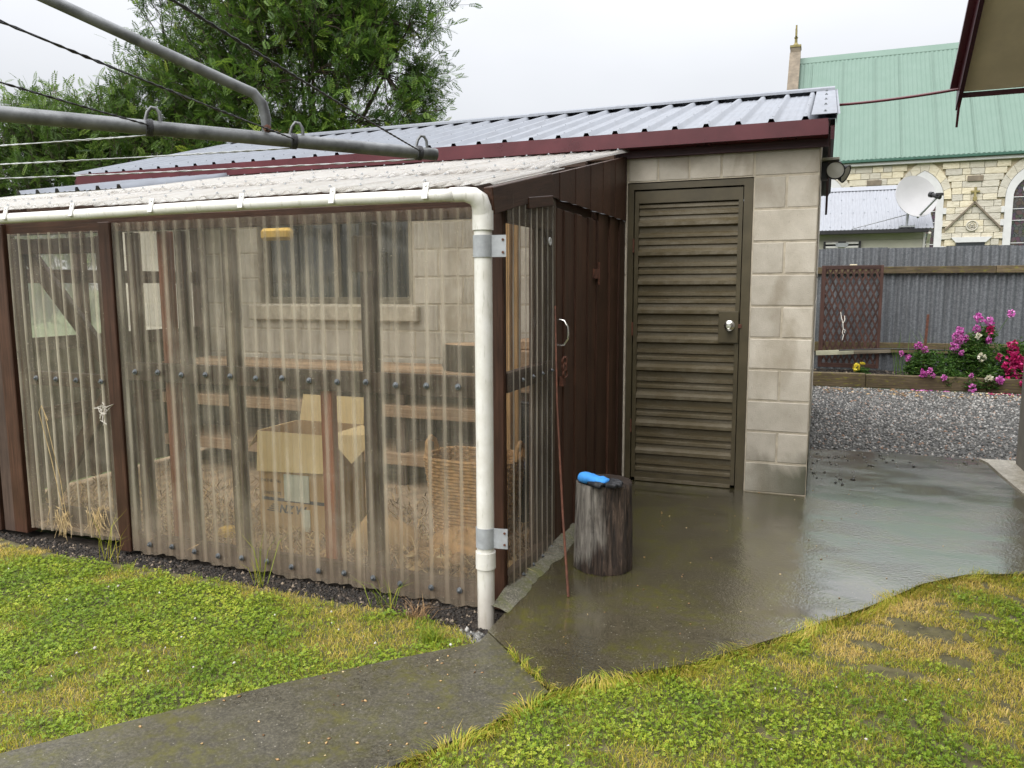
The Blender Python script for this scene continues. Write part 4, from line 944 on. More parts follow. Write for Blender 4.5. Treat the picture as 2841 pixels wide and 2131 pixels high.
# glove: knitted cuff and back, rubber-dipped fingers, lying flat
gl = thing('work_glove', 'blue knitted work glove with black dipped fingers lying on the log top', 'glove', (-.91, -1.70, .42))
def skin(name, verts, edges, radii, mat, parent, sub=2, root=0):
    me = bpy.data.meshes.new(name); me.from_pydata(verts, edges, [])
    o = bpy.data.objects.new(name, me); COL.objects.link(o); md = o.modifiers.new('s', 'SKIN'); md.use_smooth_shade = True
    for i, rr in enumerate(radii): sv = me.skin_vertices[0].data[i]; sv.radius = rr if isinstance(rr, tuple) else (rr, rr); sv.use_root = (i == root)
    md2 = o.modifiers.new('d', 'SUBSURF'); md2.levels = sub; md2.render_levels = sub
    dg = bpy.context.evaluated_depsgraph_get(); me2 = bpy.data.meshes.new_from_object(o.evaluated_get(dg)); bpy.data.objects.remove(o); me2.materials.clear(); me2.materials.append(mat)
    for p in me2.polygons: p.use_smooth = True
    for vx in me2.vertices:
        q = vx.co; vx.co = q+Vector((0, 0, 1))*.006*(float(vnoise(q.x, q.y, 60, 3))-.5)+Vector((0, 1, 0))*.005*(float(vnoise(q.x, q.z, 45, 5))-.5)
    return link(name, me2, parent)
gx, gy, gz = -1.0, -1.745, .440
skin('knit_back', [(gx, gy+.01, gz+.010), (gx+.035, gy+.005, gz+.012), (gx+.075, gy, gz+.006), (gx+.115, gy-.004, gz+.006), (gx+.150, gy-.006, gz+.003)], [(0, 1), (1, 2), (2, 3), (3, 4)], [(.048, .028), (.046, .030), (.038, .022), (.048, .018), (.046, .010)], M_glove_b, gl)
skin('dipped_palm', [(gx+.045, gy-.014, gz-.006), (gx+.10, gy-.016, gz-.004), (gx+.145, gy-.012, gz-.003)], [(0, 1), (1, 2)], [(.040, .014), (.052, .017), (.050, .015)], M_glove_k, gl)
for k, (dy, L, bend) in enumerate(((-.042, .050, -.006), (-.018, .066, 0), (.006, .064, .004), (.028, .050, .010))):
    skin('finger', [(gx+.145, gy+dy*1.1-.008, gz-.003), (gx+.145+L*.55, gy+dy*1.2+bend*.4-.008, gz+.001), (gx+.145+L*1.1, gy+dy*1.2+bend-.010, gz-.006)], [(0, 1), (1, 2)], [.0145, .0140, .0110], M_glove_k, gl)
skin('thumb', [(gx+.075, gy-.035, gz-.004), (gx+.100, gy-.058, gz-.005), (gx+.130, gy-.066, gz-.007)], [(0, 1), (1, 2)], [.015, .0145, .011], M_glove_k, gl)
m = MB(); m.tube([(-.944, -2.072, .001), (-1.01, -1.95, .33), (-1.09, -1.79, .80), (-1.163, -1.60, 1.24)], [.0062, .0055, .0048, .0042], 8); o = m.build('metal_rod', M_rust, smooth=60); tag(o, 'thin rusty steel rod leaning on the brown boards left of the log', 'rod')

o = box('brick_piece', (.40, 6.97, 1.572), (.50, 7.03, 1.608), M_sandst, None, .006); tag(o, 'small broken tan brick resting on the fence rail above the lattice', 'brick')
# ================================================================ DRIVE: fence, trellis, bed
fn = thing('iron_fence', 'grey corrugated iron fence with timber rails behind the flower bed', 'fence', (2, 7.1, 0))
def ironsheet(x0, x1, z0, z1, y, k):
    n = int((x1-x0)/.104*10); xs = np.linspace(x0, x1, n+1); V = []
    for j in range(3):
        for x in xs: V.append((x, y-.017*math.sin(2*math.pi*x/.104)+.002*k, z0+(z1-z0)*j/2+.01*(k % 3-1)*(j == 2)))
    F_ = [(j*(n+1)+i, j*(n+1)+i+1, (j+1)*(n+1)+i+1, (j+1)*(n+1)+i) for j in range(2) for i in range(n)]
    return link('iron_sheet', npmesh('iron_sheet', V, [F_], M_galv, True), fn)
k = 0; x = -2.2
while x < 5.6: ironsheet(x, x+.80, .1, 1.838, 7.05+.003*(k % 2), k % 2); x += .76; k += 1
beam('top_rail', (-.5, 7.0, 1.525), (2.2, 7.0, 1.520), .05, .095, M_olivet, fn); beam('top_rail', (2.205, 7.0, 1.520), (5.6, 7.0, 1.51), .05, .095, M_olivet, fn)
beam('plinth_board', (-.5, 7.0, .43), (5.6, 7.0, .47), .04, .14, M_olivet, fn)
for x in (-.45, 1.95, 4.4): box('post', (x, 7.075, 0), (x+.09, 7.165, 1.6), M_olivet, fn)
tr = thing('lattice_panel', 'brown framed diamond lattice panel leaning in front of the iron fence', 'trellis', (.42, 6.6, .15))
TX0, TX1, TZ0, TZ1, TY = .035, .815, .175, 1.585, 6.62
box('frame', (TX0, TY-.03, TZ0), (TX0+.055, TY+.01, TZ1), M_lattice, tr); box('frame', (TX1-.04, TY-.03, TZ0), (TX1, TY+.01, TZ1), M_lattice, tr)
box('frame', (TX0+.055, TY-.03, TZ1-.055), (TX1-.04, TY+.01, TZ1), M_lattice, tr); box('frame', (TX0+.055, TY-.03, TZ0), (TX1-.04, TY+.01, TZ0+.06), M_lattice, tr)
def clipseg(p, d, x0, x1, z0, z1):
    t0, t1 = -9, 9
    for a, b, lo, hi in ((p[0], d[0], x0, x1), (p[1], d[1], z0, z1)):
        u, v = sorted(((lo-a)/b, (hi-a)/b)); t0 = max(t0, u); t1 = min(t1, v)
    return (t0, t1) if t1-t0 > .05 else None
for s, dy in ((1, 0.0), (-1, .009)):
    d = Vector((s*.40, -.917)) if s == 1 else Vector((-.40, -.917))
    for k in range(-10, 24):
        p = (TX0+k*.0745, TZ1-.05); c = clipseg(p, d, TX0+.05, TX1-.035, TZ0+.055, TZ1-.05)
        if c: a, b = (Vector((p[0]+d.x*t, TY-.018+dy, p[1]+d.y*t)) for t in c); beam('slat', a, b, .007, .024, M_lattice, tr, (1, 0, 0) if False else Vector((d.y, 0, -d.x)), .001)
m = MB(); m.tube([(.30, 6.585, .95), (.315, 6.578, .87), (.335, 6.575, .80), (.345, 6.575, .72), (.335, 6.575, .66), (.352, 6.575, .63), (.340, 6.575, .56)], .006, 5); m.tube([(.338, 6.575, .79), (.36, 6.575, .84), (.352, 6.577, .90)], .006, 5); m.tube([(.34, 6.573, .71), (.37, 6.573, .70), (.36, 6.573, .66)], .006, 5)
o = m.build('white_string', M_twine, smooth=60); tag(o, 'knotted white string hanging from the brown lattice', 'string')
o = beam('garden_sleeper', (-.15, 5.965, .075), (.62, 5.965, .078), .10, .185, M_olivet, None, bev=.008); tag(o, 'mossy yellow green timber sleeper edging below the lattice', 'sleeper', group='sleepers edging the flower bed')
o = beam('garden_sleeper', (.625, 5.97, .074), (2.0, 5.97, .076), .10, .175, M_olivet, None, bev=.008); tag(o, 'brown timber sleeper edging below the pink flowers', 'sleeper', group='sleepers edging the flower bed')
o = beam('garden_sleeper', (2.005, 5.965, .074), (4.2, 5.96, .076), .10, .18, M_olivet, None, bev=.008); tag(o, 'shaded timber sleeper edging at the foot of the crimson flowers', 'sleeper', group='sleepers edging the flower bed')
rl = thing('bed_rail', 'pale loose timber rail across the foot of the lattice', 'rail', (.5, 6.5, .3))
beam('pale_batten', (.005, 6.50, .375), (.49, 6.52, .405), .03, .065, M_palet, rl); beam('grey_batten', (.492, 6.53, .405), (.95, 6.56, .43), .03, .06, M_greyt, rl)
o = beam('rusty_stake', (1.335, 6.42, .1), (1.365, 6.45, .93), .032, .012, M_rust, None, bev=.001); tag(o, 'rusty flat iron stake standing among the pink flowers', 'stake')
m = MB(); m.tube([(.30, 6.46, .425), (.5, 6.46, .44), (.9, 6.46, .462), (1.3, 6.48, .462), (1.8, 6.52, .45), (2.6, 6.55, .46)], .009, 7); o = m.build('garden_hose', M_hose, smooth=60); tag(o, 'black garden hose lying along the rail behind the flowers', 'hose')

# ================================================================ CHURCH
ch = thing('church', 'pale stone church with tall green corrugated roof beyond the iron fence', 'church', (4, 28, 0))
CW = 25.0
WINS = [(.12, 4.12), (3.15, 4.12), (6.18, 4.12)]     # centre x, springing height
HW, RW = .40, .62                                     # glass half width, outer half width of the white surround
def arch(cx, zs, hw, n=10, rise=1.7):
    """pointed arch outline from left springing over the apex to right springing"""
    R = hw*rise; c = R-hw; pts = []; th = math.acos(c/R)
    for k in range(n+1): a = math.pi-(th*k/n); pts.append((cx+c+R*math.cos(a), zs+R*math.sin(a)))
    for k in range(1, n+1): a = th-(th*k/n); pts.append((cx-c+R*math.cos(a), zs+R*math.sin(a)))
    return pts
wm = MB(); wm.box((-1.3, CW+.05, -.2), (16, CW+.6, 5.36)); wm.build('wall', M_sandst, ch)
def zc(cy): return 3.862-((480+cy/4.089)/1.2844-445)*.01502
rows = [2.36+.2105*i for i in range(15)]
cnt = 0; rr = random.Random(5)
for i, z0 in enumerate(rows):
    z1 = z0+.2105; zm = (z0+z1)/2
    if z0 > 5.32: break
    z1 = min(z1, 5.33)
    blocked = []
    for cx, zs in WINS:
        if zm < zs-.0: hw = RW+(.10 if i % 2 else 0.0)
        else:
            o = arch(cx, zs, RW+.24); xs = [p[0] for p in o if abs(p[1]-zm) < .16]
            hw = (max(xs)-cx) if xs and max(xs) > cx else (0 if zm > max(p[1] for p in o) else .2)
        if hw > 0: blocked.append((cx-hw, cx+hw))
    x = -1.28
    while x < 7.0:
        w = rr.uniform(.24, .58); x1 = x+w
        for a, b in blocked:
            if x < a < x1: x1 = a
            if x1-.10 < a < x1+.14 and a > x: x1 = a
            if a <= x+.001 < b: x1 = None; x = b; break
        if x1 is None: continue
        if x1-x > .06:
            d = rr.uniform(.0, .03); visible = x > -.1 and x1 < 6.6
            if visible and cnt < 285:
                box('stone', (x+.005, CW-.015-d, z0+.005), (x1-.005, CW+.049, z1-.005), M_cstone, ch, .010); cnt += 1
        x = x1
for wi, (cx, zs) in enumerate(WINS):
    o = arch(cx, zs, RW); i_ = arch(cx, zs, HW)
    m = MB(); n = len(o)
    outer = [(cx-RW, 2.2)]+o+[(cx+RW, 2.2)]; inner = [(cx-HW, 2.2)]+i_+[(cx+HW, 2.2)]; N = len(outer)
    vs = [(x, CW-.04, z) for x, z in outer]+[(x, CW-.04, z) for x, z in inner]+[(x, CW+.035, z) for x, z in inner]+[(x, CW+.049, z) for x, z in outer]
    fs = []
    for k in range(N-1): fs += [(k, k+1, N+k+1, N+k), (N+k, N+k+1, 2*N+k+1, 2*N+k), (3*N+k, 3*N+k+1, k+1, k)]
    m.add(vs, fs)
    wd = m.build('window', M_chalk, ch)
    for i, z0 in enumerate(rows):
        if i % 2 == 0 and z0+.21 < zs+.05:
            for s in (-1, 1): x0 = cx+s*RW; box('quoin', (min(x0, x0+s*.10), CW-.038, z0+.005), (max(x0, x0+s*.10), CW+.048, z0+.206), M_chalk, wd, .004)
    g = MB(); g.add([(x, CW+.030, z) for x, z in inner], [tuple(range(N))]); 
    tgl = NT('leaded_glass'); vv = tgl.voro(tgl.coord('world', (1, 1, 1)), 9, 'DISTANCE_TO_EDGE'); cc_ = tgl.voro(tgl.coord('world', (1, 1, 1)), 9, out='Color')
    tgl.set(Base_Color=tgl.mix(tgl.ramp(vv, [(.02, 1.0), (.05, 0.0)]), tgl.mix(.035, (.045, .035, .033), cc_), (.012, .012, .012)), Roughness=.25)
    g.build('leaded_glass', tgl.m, wd)
    for z in (2.62, 3.35, 3.72, 4.10): box('glazing_bar', (cx-HW+.002, CW+.004, z), (cx+HW-.002, CW+.026, z+.022), M_chalk, wd, 0)
    rr_ = MB(); rr_.tube([(cx+.12*math.cos(a), CW+.012, zs+.24+.12*math.sin(a)) for a in np.linspace(0, 6.283, 17)[:-1]], .02, 6, closed=True); rr_.build('tracery', M_chalk, wd)
    oo = arch(cx, zs, RW+.235, 9); ii = arch(cx, zs, RW+.008, 9)
    for k in range(len(oo)-1):
        if k % 2 == 0:
            k2 = min(k+2, len(oo)-1)
            p = [ii[k], oo[k], oo[k+1], oo[k2], ii[k2], ii[k+1]]; c = (sum(q[0] for q in p)/6, sum(q[1] for q in p)/6); p = [(c[0]+(x-c[0])*.97, c[1]+(z-c[1])*.97) for x, z in p]
            mv = MB(); mv.prism([(x, CW-.03, z) for x, z in p], (0, .075, 0)); mv.build('voussoir', M_cstone, ch)
def hood(cx, zap, zft, hwid):
    m = MB()
    for s in (-1, 1): m.beam((cx, CW-.06, zap), (cx+s*hwid, CW-.06, zft), .10, .055)
    return m.build('gable_moulding', M_oldst, ch)
hood(4.68, 3.98, 3.10, .82)
m = MB(); m.box((4.65, CW-.09, 4.02), (4.71, CW-.03, 4.47)); m.box((4.55, CW-.088, 4.30), (4.81, CW-.032, 4.36)); m.box((4.62, CW-.085, 4.05), (4.74, CW-.035, 4.16)); m.build('stone_cross', M_lichen, ch)
for cx in (4.66, 1.62): box('carved_panel', (cx-.23, CW-.07, 4.66), (cx+.23, CW-.03, 4.85), M_oldst, ch, .02)
m = MB(); m.tube([(4.65+.16*math.cos(a), CW-.045, 3.22+.16*math.sin(a)) for a in np.linspace(0, 6.283, 25)[:-1]], .028, 7, closed=True)
for q in range(4): a0 = q*math.pi/2; m.tube([(4.65+.058*math.cos(a0)+.05*math.cos(a), CW-.05, 3.22+.058*math.sin(a0)+.05*math.sin(a)) for a in np.linspace(0, 6.283, 13)[:-1]], .014, 5, closed=True)
m.build('quatrefoil', M_cstone, ch, smooth=60)
m = MB(); m.prism([(4.05, CW-.10, 2.85), (5.25, CW-.10, 2.85), (5.08, CW-.10, 2.68), (4.20, CW-.10, 2.68)], (0, .06, 0)); m.build('door_head', M_chalk, ch)
box('door_recess', (4.22, CW-.045, 1.6), (5.06, CW-.035, 2.678), M_dkpane, ch, 0)
box('cornice', (-1.3, CW-.16, 5.33), (16, CW+.1, 5.44), M_chalk, ch, .01); box('church_gutter', (-1.3, CW-.26, 5.442), (16, CW-.12, 5.53), M_gfascia, ch, .01)
RY0, RZ0, RYr = CW-.24, 5.54, CW+3.6
def churchroof():
    def zz(y): return RZ0+(y-RY0)*1.165
    n = int(16.6*7*6); xs = np.linspace(-1.05, 15.5, n+1); V = []
    for j in range(2):
        y = RY0 if j == 0 else RYr
        for x in xs: V.append((x, y-.009*math.sin(2*math.pi*x/.145), zz(y)+.008*math.sin(2*math.pi*x/.145)))
    F_ = [(i, i+1, n+1+i+1, n+1+i) for i in range(n)]
    rf = link('roof', npmesh('roof', V, [F_], M_green, False), ch)
    m = MB(); m.prism([(-1.05, RYr-.20, zz(RYr-.20)+.03), (-1.05, RYr, zz(RYr)+.05), (-1.05, RYr+.2, zz(RYr-.2)+.03), (-1.05, RYr+.2, zz(RYr-.2)), (-1.05, RYr, zz(RYr)+.02), (-1.05, RYr-.2, zz(RYr-.2))], (16.5, 0, 0)); m.build('ridge_cap', M_green, rf)
    m = MB(); m.prism([(-1.05, RYr+.02, zz(RYr)), (15.5, RYr+.02, zz(RYr)), (15.5, 2*RYr-RY0, RZ0), (-1.05, 2*RYr-RY0, RZ0)], (0, 0, -.02)); m.build('back_slope', M_green, rf)
    m = MB()
    for k in range(16): x = -.6+k*1.0+.1*(k % 3); y0_, y1_ = RY0+.02, RYr-.25; m.beam((x, y0_-.03, zz(y0_)+.03), (x, y1_-.03, zz(y1_)+.03), .016, .012, (0, -1, .9))
    m.build('sheet_lap', M_green, rf); m = MB()
    # parapet gable with weathered coping, crosslet and crown-shaped pinnacle
    m.prism([(-1.42, RY0-.1, 0), (-1.42, RY0-.1, RZ0+.35), (-1.42, RYr-.28, zz(RYr)+.20), (-1.42, RYr-.28, zz(RYr)+.42), (-1.42, RYr+.28, zz(RYr)+.42), (-1.42, RYr+.28, zz(RYr)+.20), (-1.42, 2*RYr-RY0+.1, RZ0+.35), (-1.42, 2*RYr-RY0+.1, 0)], (.37, 0, 0)); m.build('parapet', M_oldst, ch)
    m = MB(); m.box((-1.44, RYr-.30, zz(RYr)+.421), (-1.03, RYr+.3, zz(RYr)+.50)); m.build('coping', M_lichen, ch); m = MB(); m.beam((-1.235, RY0+.9, zz(RY0+.9)+.33), (-1.235, RYr-.30, zz(RYr)+.20), .40, .06); m.build('coping', M_oldst, ch)
    zt = zz(RYr)+.50; m = MB(); m.lathe([(.14, 0), (.09, .10), (.055, .14), (.05, .30), (.07, .32), (.07, .36)], 8, Matrix.Translation((-1.235, RYr, zt))); m.box((-1.27, RYr-.16, zt+.36), (-1.20, RYr+.16, zt+.64)); m.box((-1.265, RYr-.06, zt+.641), (-1.205, RYr+.06, zt+.80)); m.build('finial', M_lichen, ch)
    zp = RZ0+.9; m = MB(); m.lathe([(.20, 0), (.20, .9), (.12, 1.0), (.10, 1.35), (.24, 1.40), (.24, 1.50), (.14, 1.56), (.13, 1.72), (.26, 1.9), (.30, 2.05), (.22, 2.08), (.12, 2.18), (.03, 2.2)], 8, Matrix.Translation((-1.36, RY0+.25, zp-.6)))
    for k in range(6): a = k*math.pi/3; m.box((-1.36+.26*math.cos(a)-.05, RY0+.25+.26*math.sin(a)-.05, zp+1.35), (-1.36+.26*math.cos(a)+.05, RY0+.25+.26*math.sin(a)+.05, zp+1.55))
    m.build('pinnacle', M_lichen, ch)
churchroof()

# ================================================================ NEIGHBOUR'S HOUSE, DISH, AIRER, CARPORT
nh = thing('neighbour_house', 'low cream house with grey corrugated roof in front of the church', 'house', (-1, 15, 0))
for k in range(12): box('weatherboard', (-7, 14.0-.0, .2+.19*k), (2.05, 14.03, .2+.19*k+.186), M_cream, nh, .004)
m = MB(); m.box((-7, 14.031, 0), (2.04, 17.9, 2.44)); m.build('wall', M_cream, nh)
box('corner_board', (2.051, 13.985, .1), (2.10, 14.1, 2.46), M_white_p, nh, .004)
n = int(9.3/.0762*6); xs = np.linspace(-7.1, 2.22, n+1); SL = .52
for s in (0, 1):
    V = []
    for j in range(2):
        y = (13.75 if j == 0 else 15.9) if s == 0 else (18.05 if j == 0 else 15.95); z = 2.50+(.0 if j == 0 else 2.15*SL)
        for x in xs: V.append((x-(.35*0), y, z+.009*math.sin(2*math.pi*x/.0762)))
    link('roof_sheet', npmesh('roof_sheet', V, [[(i, i+1, n+1+i+1, n+1+i) for i in range(n)]], M_zinc2, True), nh)
m = MB(); m.prism([(-7.1, 15.72, 3.545), (-7.1, 15.92, 3.66), (-7.1, 16.12, 3.545), (-7.1, 15.92, 3.64)], (9.32, 0, 0)); m.build('ridge_cap', M_zinc2, nh)
box('gutter', (-7.1, 13.66, 2.41), (2.12, 13.76, 2.495), M_black, nh, .006); 
m = MB(); m.prism([(2.10, 14.04, 2.46), (2.10, 15.9, 3.55), (2.10, 17.8, 2.46)], (-.05, 0, 0)); m.build('gable', M_cream, nh)
m = MB(); m.tube([(2.14, 13.72, 2.40), (2.14, 13.9, 2.2), (2.14, 13.95, 1.9)], .035, 8); m.build('downpipe', M_cream, nh)
sc = MB()
for t in (.06, .38, .70):
    for k in range(26): x = -3.9+k*.24; sc.lathe([(.014, 0), (.012, .006), (.005, .012)], 6, Matrix.Translation((x, 13.75+2.15*t, 2.50+2.15*t*SL+.008)))
o = sc.build('roof_screws', M_bolt, nh); o['kind'] = 'stuff'
# satellite dish on a pole on that roof
sd = thing('satellite_dish', 'round white satellite dish on a pole above the grey neighbour roof', 'satellite dish', (1.72, 13.9, 2.5))
DC = Vector((1.84, 13.62, 3.16)); DN = Vector((.42, -.86, .28)).normalized()
MD = Matrix.Translation(DC) @ frame_x(DN, (0, 0, 1)) @ Euler((0, math.radians(90), 0)).to_matrix().to_4x4()
m = MB(); m.lathe([(.001, -.085), (.12, -.080), (.25, -.055), (.36, -.022), (.44, .0), (.455, .005), (.457, -.005), (.44, -.012), (.36, -.036), (.25, -.07), (.12, -.098), (.001, -.10)], 40, MD, False, False)
m.build('reflector', simple('offwhite_dish', (.40, .395, .40), .6, nscale=3, var=.06, bump=0), sd, smooth=50)
low = DC+(MD.to_3x3() @ Vector((.0, 0, 0)))*0+Vector((.05, -.03, -.44)); lnb = Vector((2.20, 13.18, 3.10))
m = MB(); m.tube([low+Vector((0, .06, .0)), low, lnb], .022, 8); m.build('feed_arm', M_strap, sd, smooth=60)
m = MB(); m.tube([lnb+Vector((.03, -.03, -.03)), lnb+Vector((-.10, .10, .04))], .045, 10); m.tube([lnb+Vector((-.10, .10, .04)), lnb+Vector((-.14, .14, .055))], .06, 10); m.box(lnb+Vector((-.05, -.05, .01)), lnb+Vector((.09, .05, .06))); m.build('receiver', M_black, sd)
m = MB(); m.tube([(1.70, 13.78, 2.53), (1.71, 13.78, 2.80), (1.74, 13.74, 3.1)], .028, 10); m.box((1.55, 13.70, 2.525), (1.86, 13.86, 2.56)); m.build('pole', M_strap, sd, smooth=50)
m = MB(); m.tube([(1.72, 13.78, 2.80), (.62, 13.76, 2.52)], .010, 6); m.build('stay', M_dkmetal, sd)
ca = thing('wall_airer', 'folded clothes airer with dark end caps on the cream neighbour wall', 'clothes airer', (.4, 13.9, 2.1))
box('beam', (.10, 13.90, 2.205), (.78, 13.96, 2.245), M_white_p, ca, .004); box('beam', (.10, 13.90, 2.12), (.78, 13.96, 2.165), M_white_p, ca, .004)
for x in (.06, .785): box('end_cap', (x, 13.88, 2.02), (x+.045, 13.98, 2.265), M_black, ca, .004)
box('rear_rail', (.10, 13.97, 2.165), (.78, 13.99, 2.205), M_black, ca, 0); m = MB(); m.prism([(.34, 13.87, 2.14), (.54, 13.87, 2.14), (.58, 13.87, 2.20), (.56, 13.87, 2.23), (.32, 13.87, 2.23), (.30, 13.87, 2.20)], (0, .025, 0)); m.build('bracket', M_strap, ca); box('bracket_cap', (.36, 13.87, 2.235), (.52, 13.895, 2.265), M_black, ca, .002)
m = MB()
for a, b in (((.36, 2.14), (.18, 1.95)), ((.50, 2.14), (.68, 1.95)), ((.34, 2.14), (.34, 1.95)), ((.54, 2.14), (.56, 1.95))): m.tube([(a[0], 13.88, a[1]), (b[0], 13.88, b[1])], .008, 5)
m.build('strut', M_white_p, ca)
cp = thing('carport', 'cream fascia corner of a low carport roof at the far right edge', 'carport', (3.6, 8, 0))
m = MB(); m.prism([(3.02, 9.2, 2.16), (3.02, 9.2, 2.30), (3.02, 7.4, 2.32), (3.02, 7.4, 2.18)], (.03, 0, 0)); m.box((3.055, 7.4, 2.20), (6.0, 9.2, 2.24)); m.build('roof', M_cream, cp); box('fascia', (3.055, 9.17, 2.14), (6, 9.2, 2.199), M_cream, cp); box('post', (3.2, 9.0, 0), (3.29, 9.09, 2.13), M_cream, cp); box('post', (3.2, 7.5, 0), (3.29, 7.59, 2.19), M_cream, cp)

# ================================================================ HOUSE ON THE RIGHT
hs = thing('house', 'house with dark red barge board and cream sloping soffit at the upper right', 'house', (3, -1.5, 0))
HE, HZ, HS = 1.66, 2.775, .70
def hz(y): return HZ+(HE-y)*HS
m = MB(); m.box((1.42, -6.8, -.1), (5.5, 1.45, 2.70)); m.build('wall', M_greywall, hs)
m = MB(); m.prism([(1.421, -6.7, 2.701), (1.421, 1.40, 2.701), (1.421, -2.6, hz(-2.6)-.10)], (4, 0, 0)); m.build('gable', M_greywall, hs)
m = MB(); m.prism([(.935, HE-.02, hz(HE-.02)-.045), (.935, -2.6, hz(-2.6)-.045), (.935, -2.6, hz(-2.6)-.035), (.935, HE-.02, hz(HE-.02)-.035)], (4.6, 0, 0)); m.build('soffit', M_soffit, hs)
m = MB(); m.prism([(.905, HE+.03, hz(HE+.03)-.13), (.905, -2.6, hz(-2.6)-.115), (.905, -2.6, hz(-2.6)+.02), (.905, HE+.03, hz(HE+.03)+.02)], (.028, 0, 0)); m.build('barge_board', M_maroon_w, hs)
m = MB(); m.prism([(.86, HE+.04, hz(HE+.04)+.022), (.86, -2.6, hz(-2.6)+.022), (.86, -2.6, hz(-2.6)+.05), (.86, HE+.04, hz(HE+.04)+.05)], (4.7, 0, 0)); m.prism([(.88, -2.6, hz(-2.6)+.02), (.88, -6.9, 2.8), (.88, -6.9, 2.84), (.88, -2.6, hz(-2.6)+.05)], (4.7, 0, 0)); m.build('roof', M_maroon, hs)
m = MB(); m.prism([(.912, HE+.0, 2.68), (.912, HE-.02, 2.80), (.912, HE-.10, 2.82), (.912, HE+.03, 2.50)], (.016, 0, 0)); m.build('barge_tail', M_maroon_w, hs)
box('eave_trim', (.936, HE-.012, 2.705), (5.5, HE+.008, 2.74), M_maroon_w, hs, .002)
m = MB(); p0, p1 = Vector((.075, 1.95, 2.785)), Vector((.93, 1.62, 2.765)); pts = [p0.lerp(p1, t)+Vector((0, 0, -.012*4*t*(1-t))) for t in np.linspace(0, 1, 10)]
m.tube(pts, .011, 8); o = m.build('overhead_conduit', M_maroon, smooth=60); tag(o, 'dark red conduit running from the shed roof to the right house eave', 'conduit')

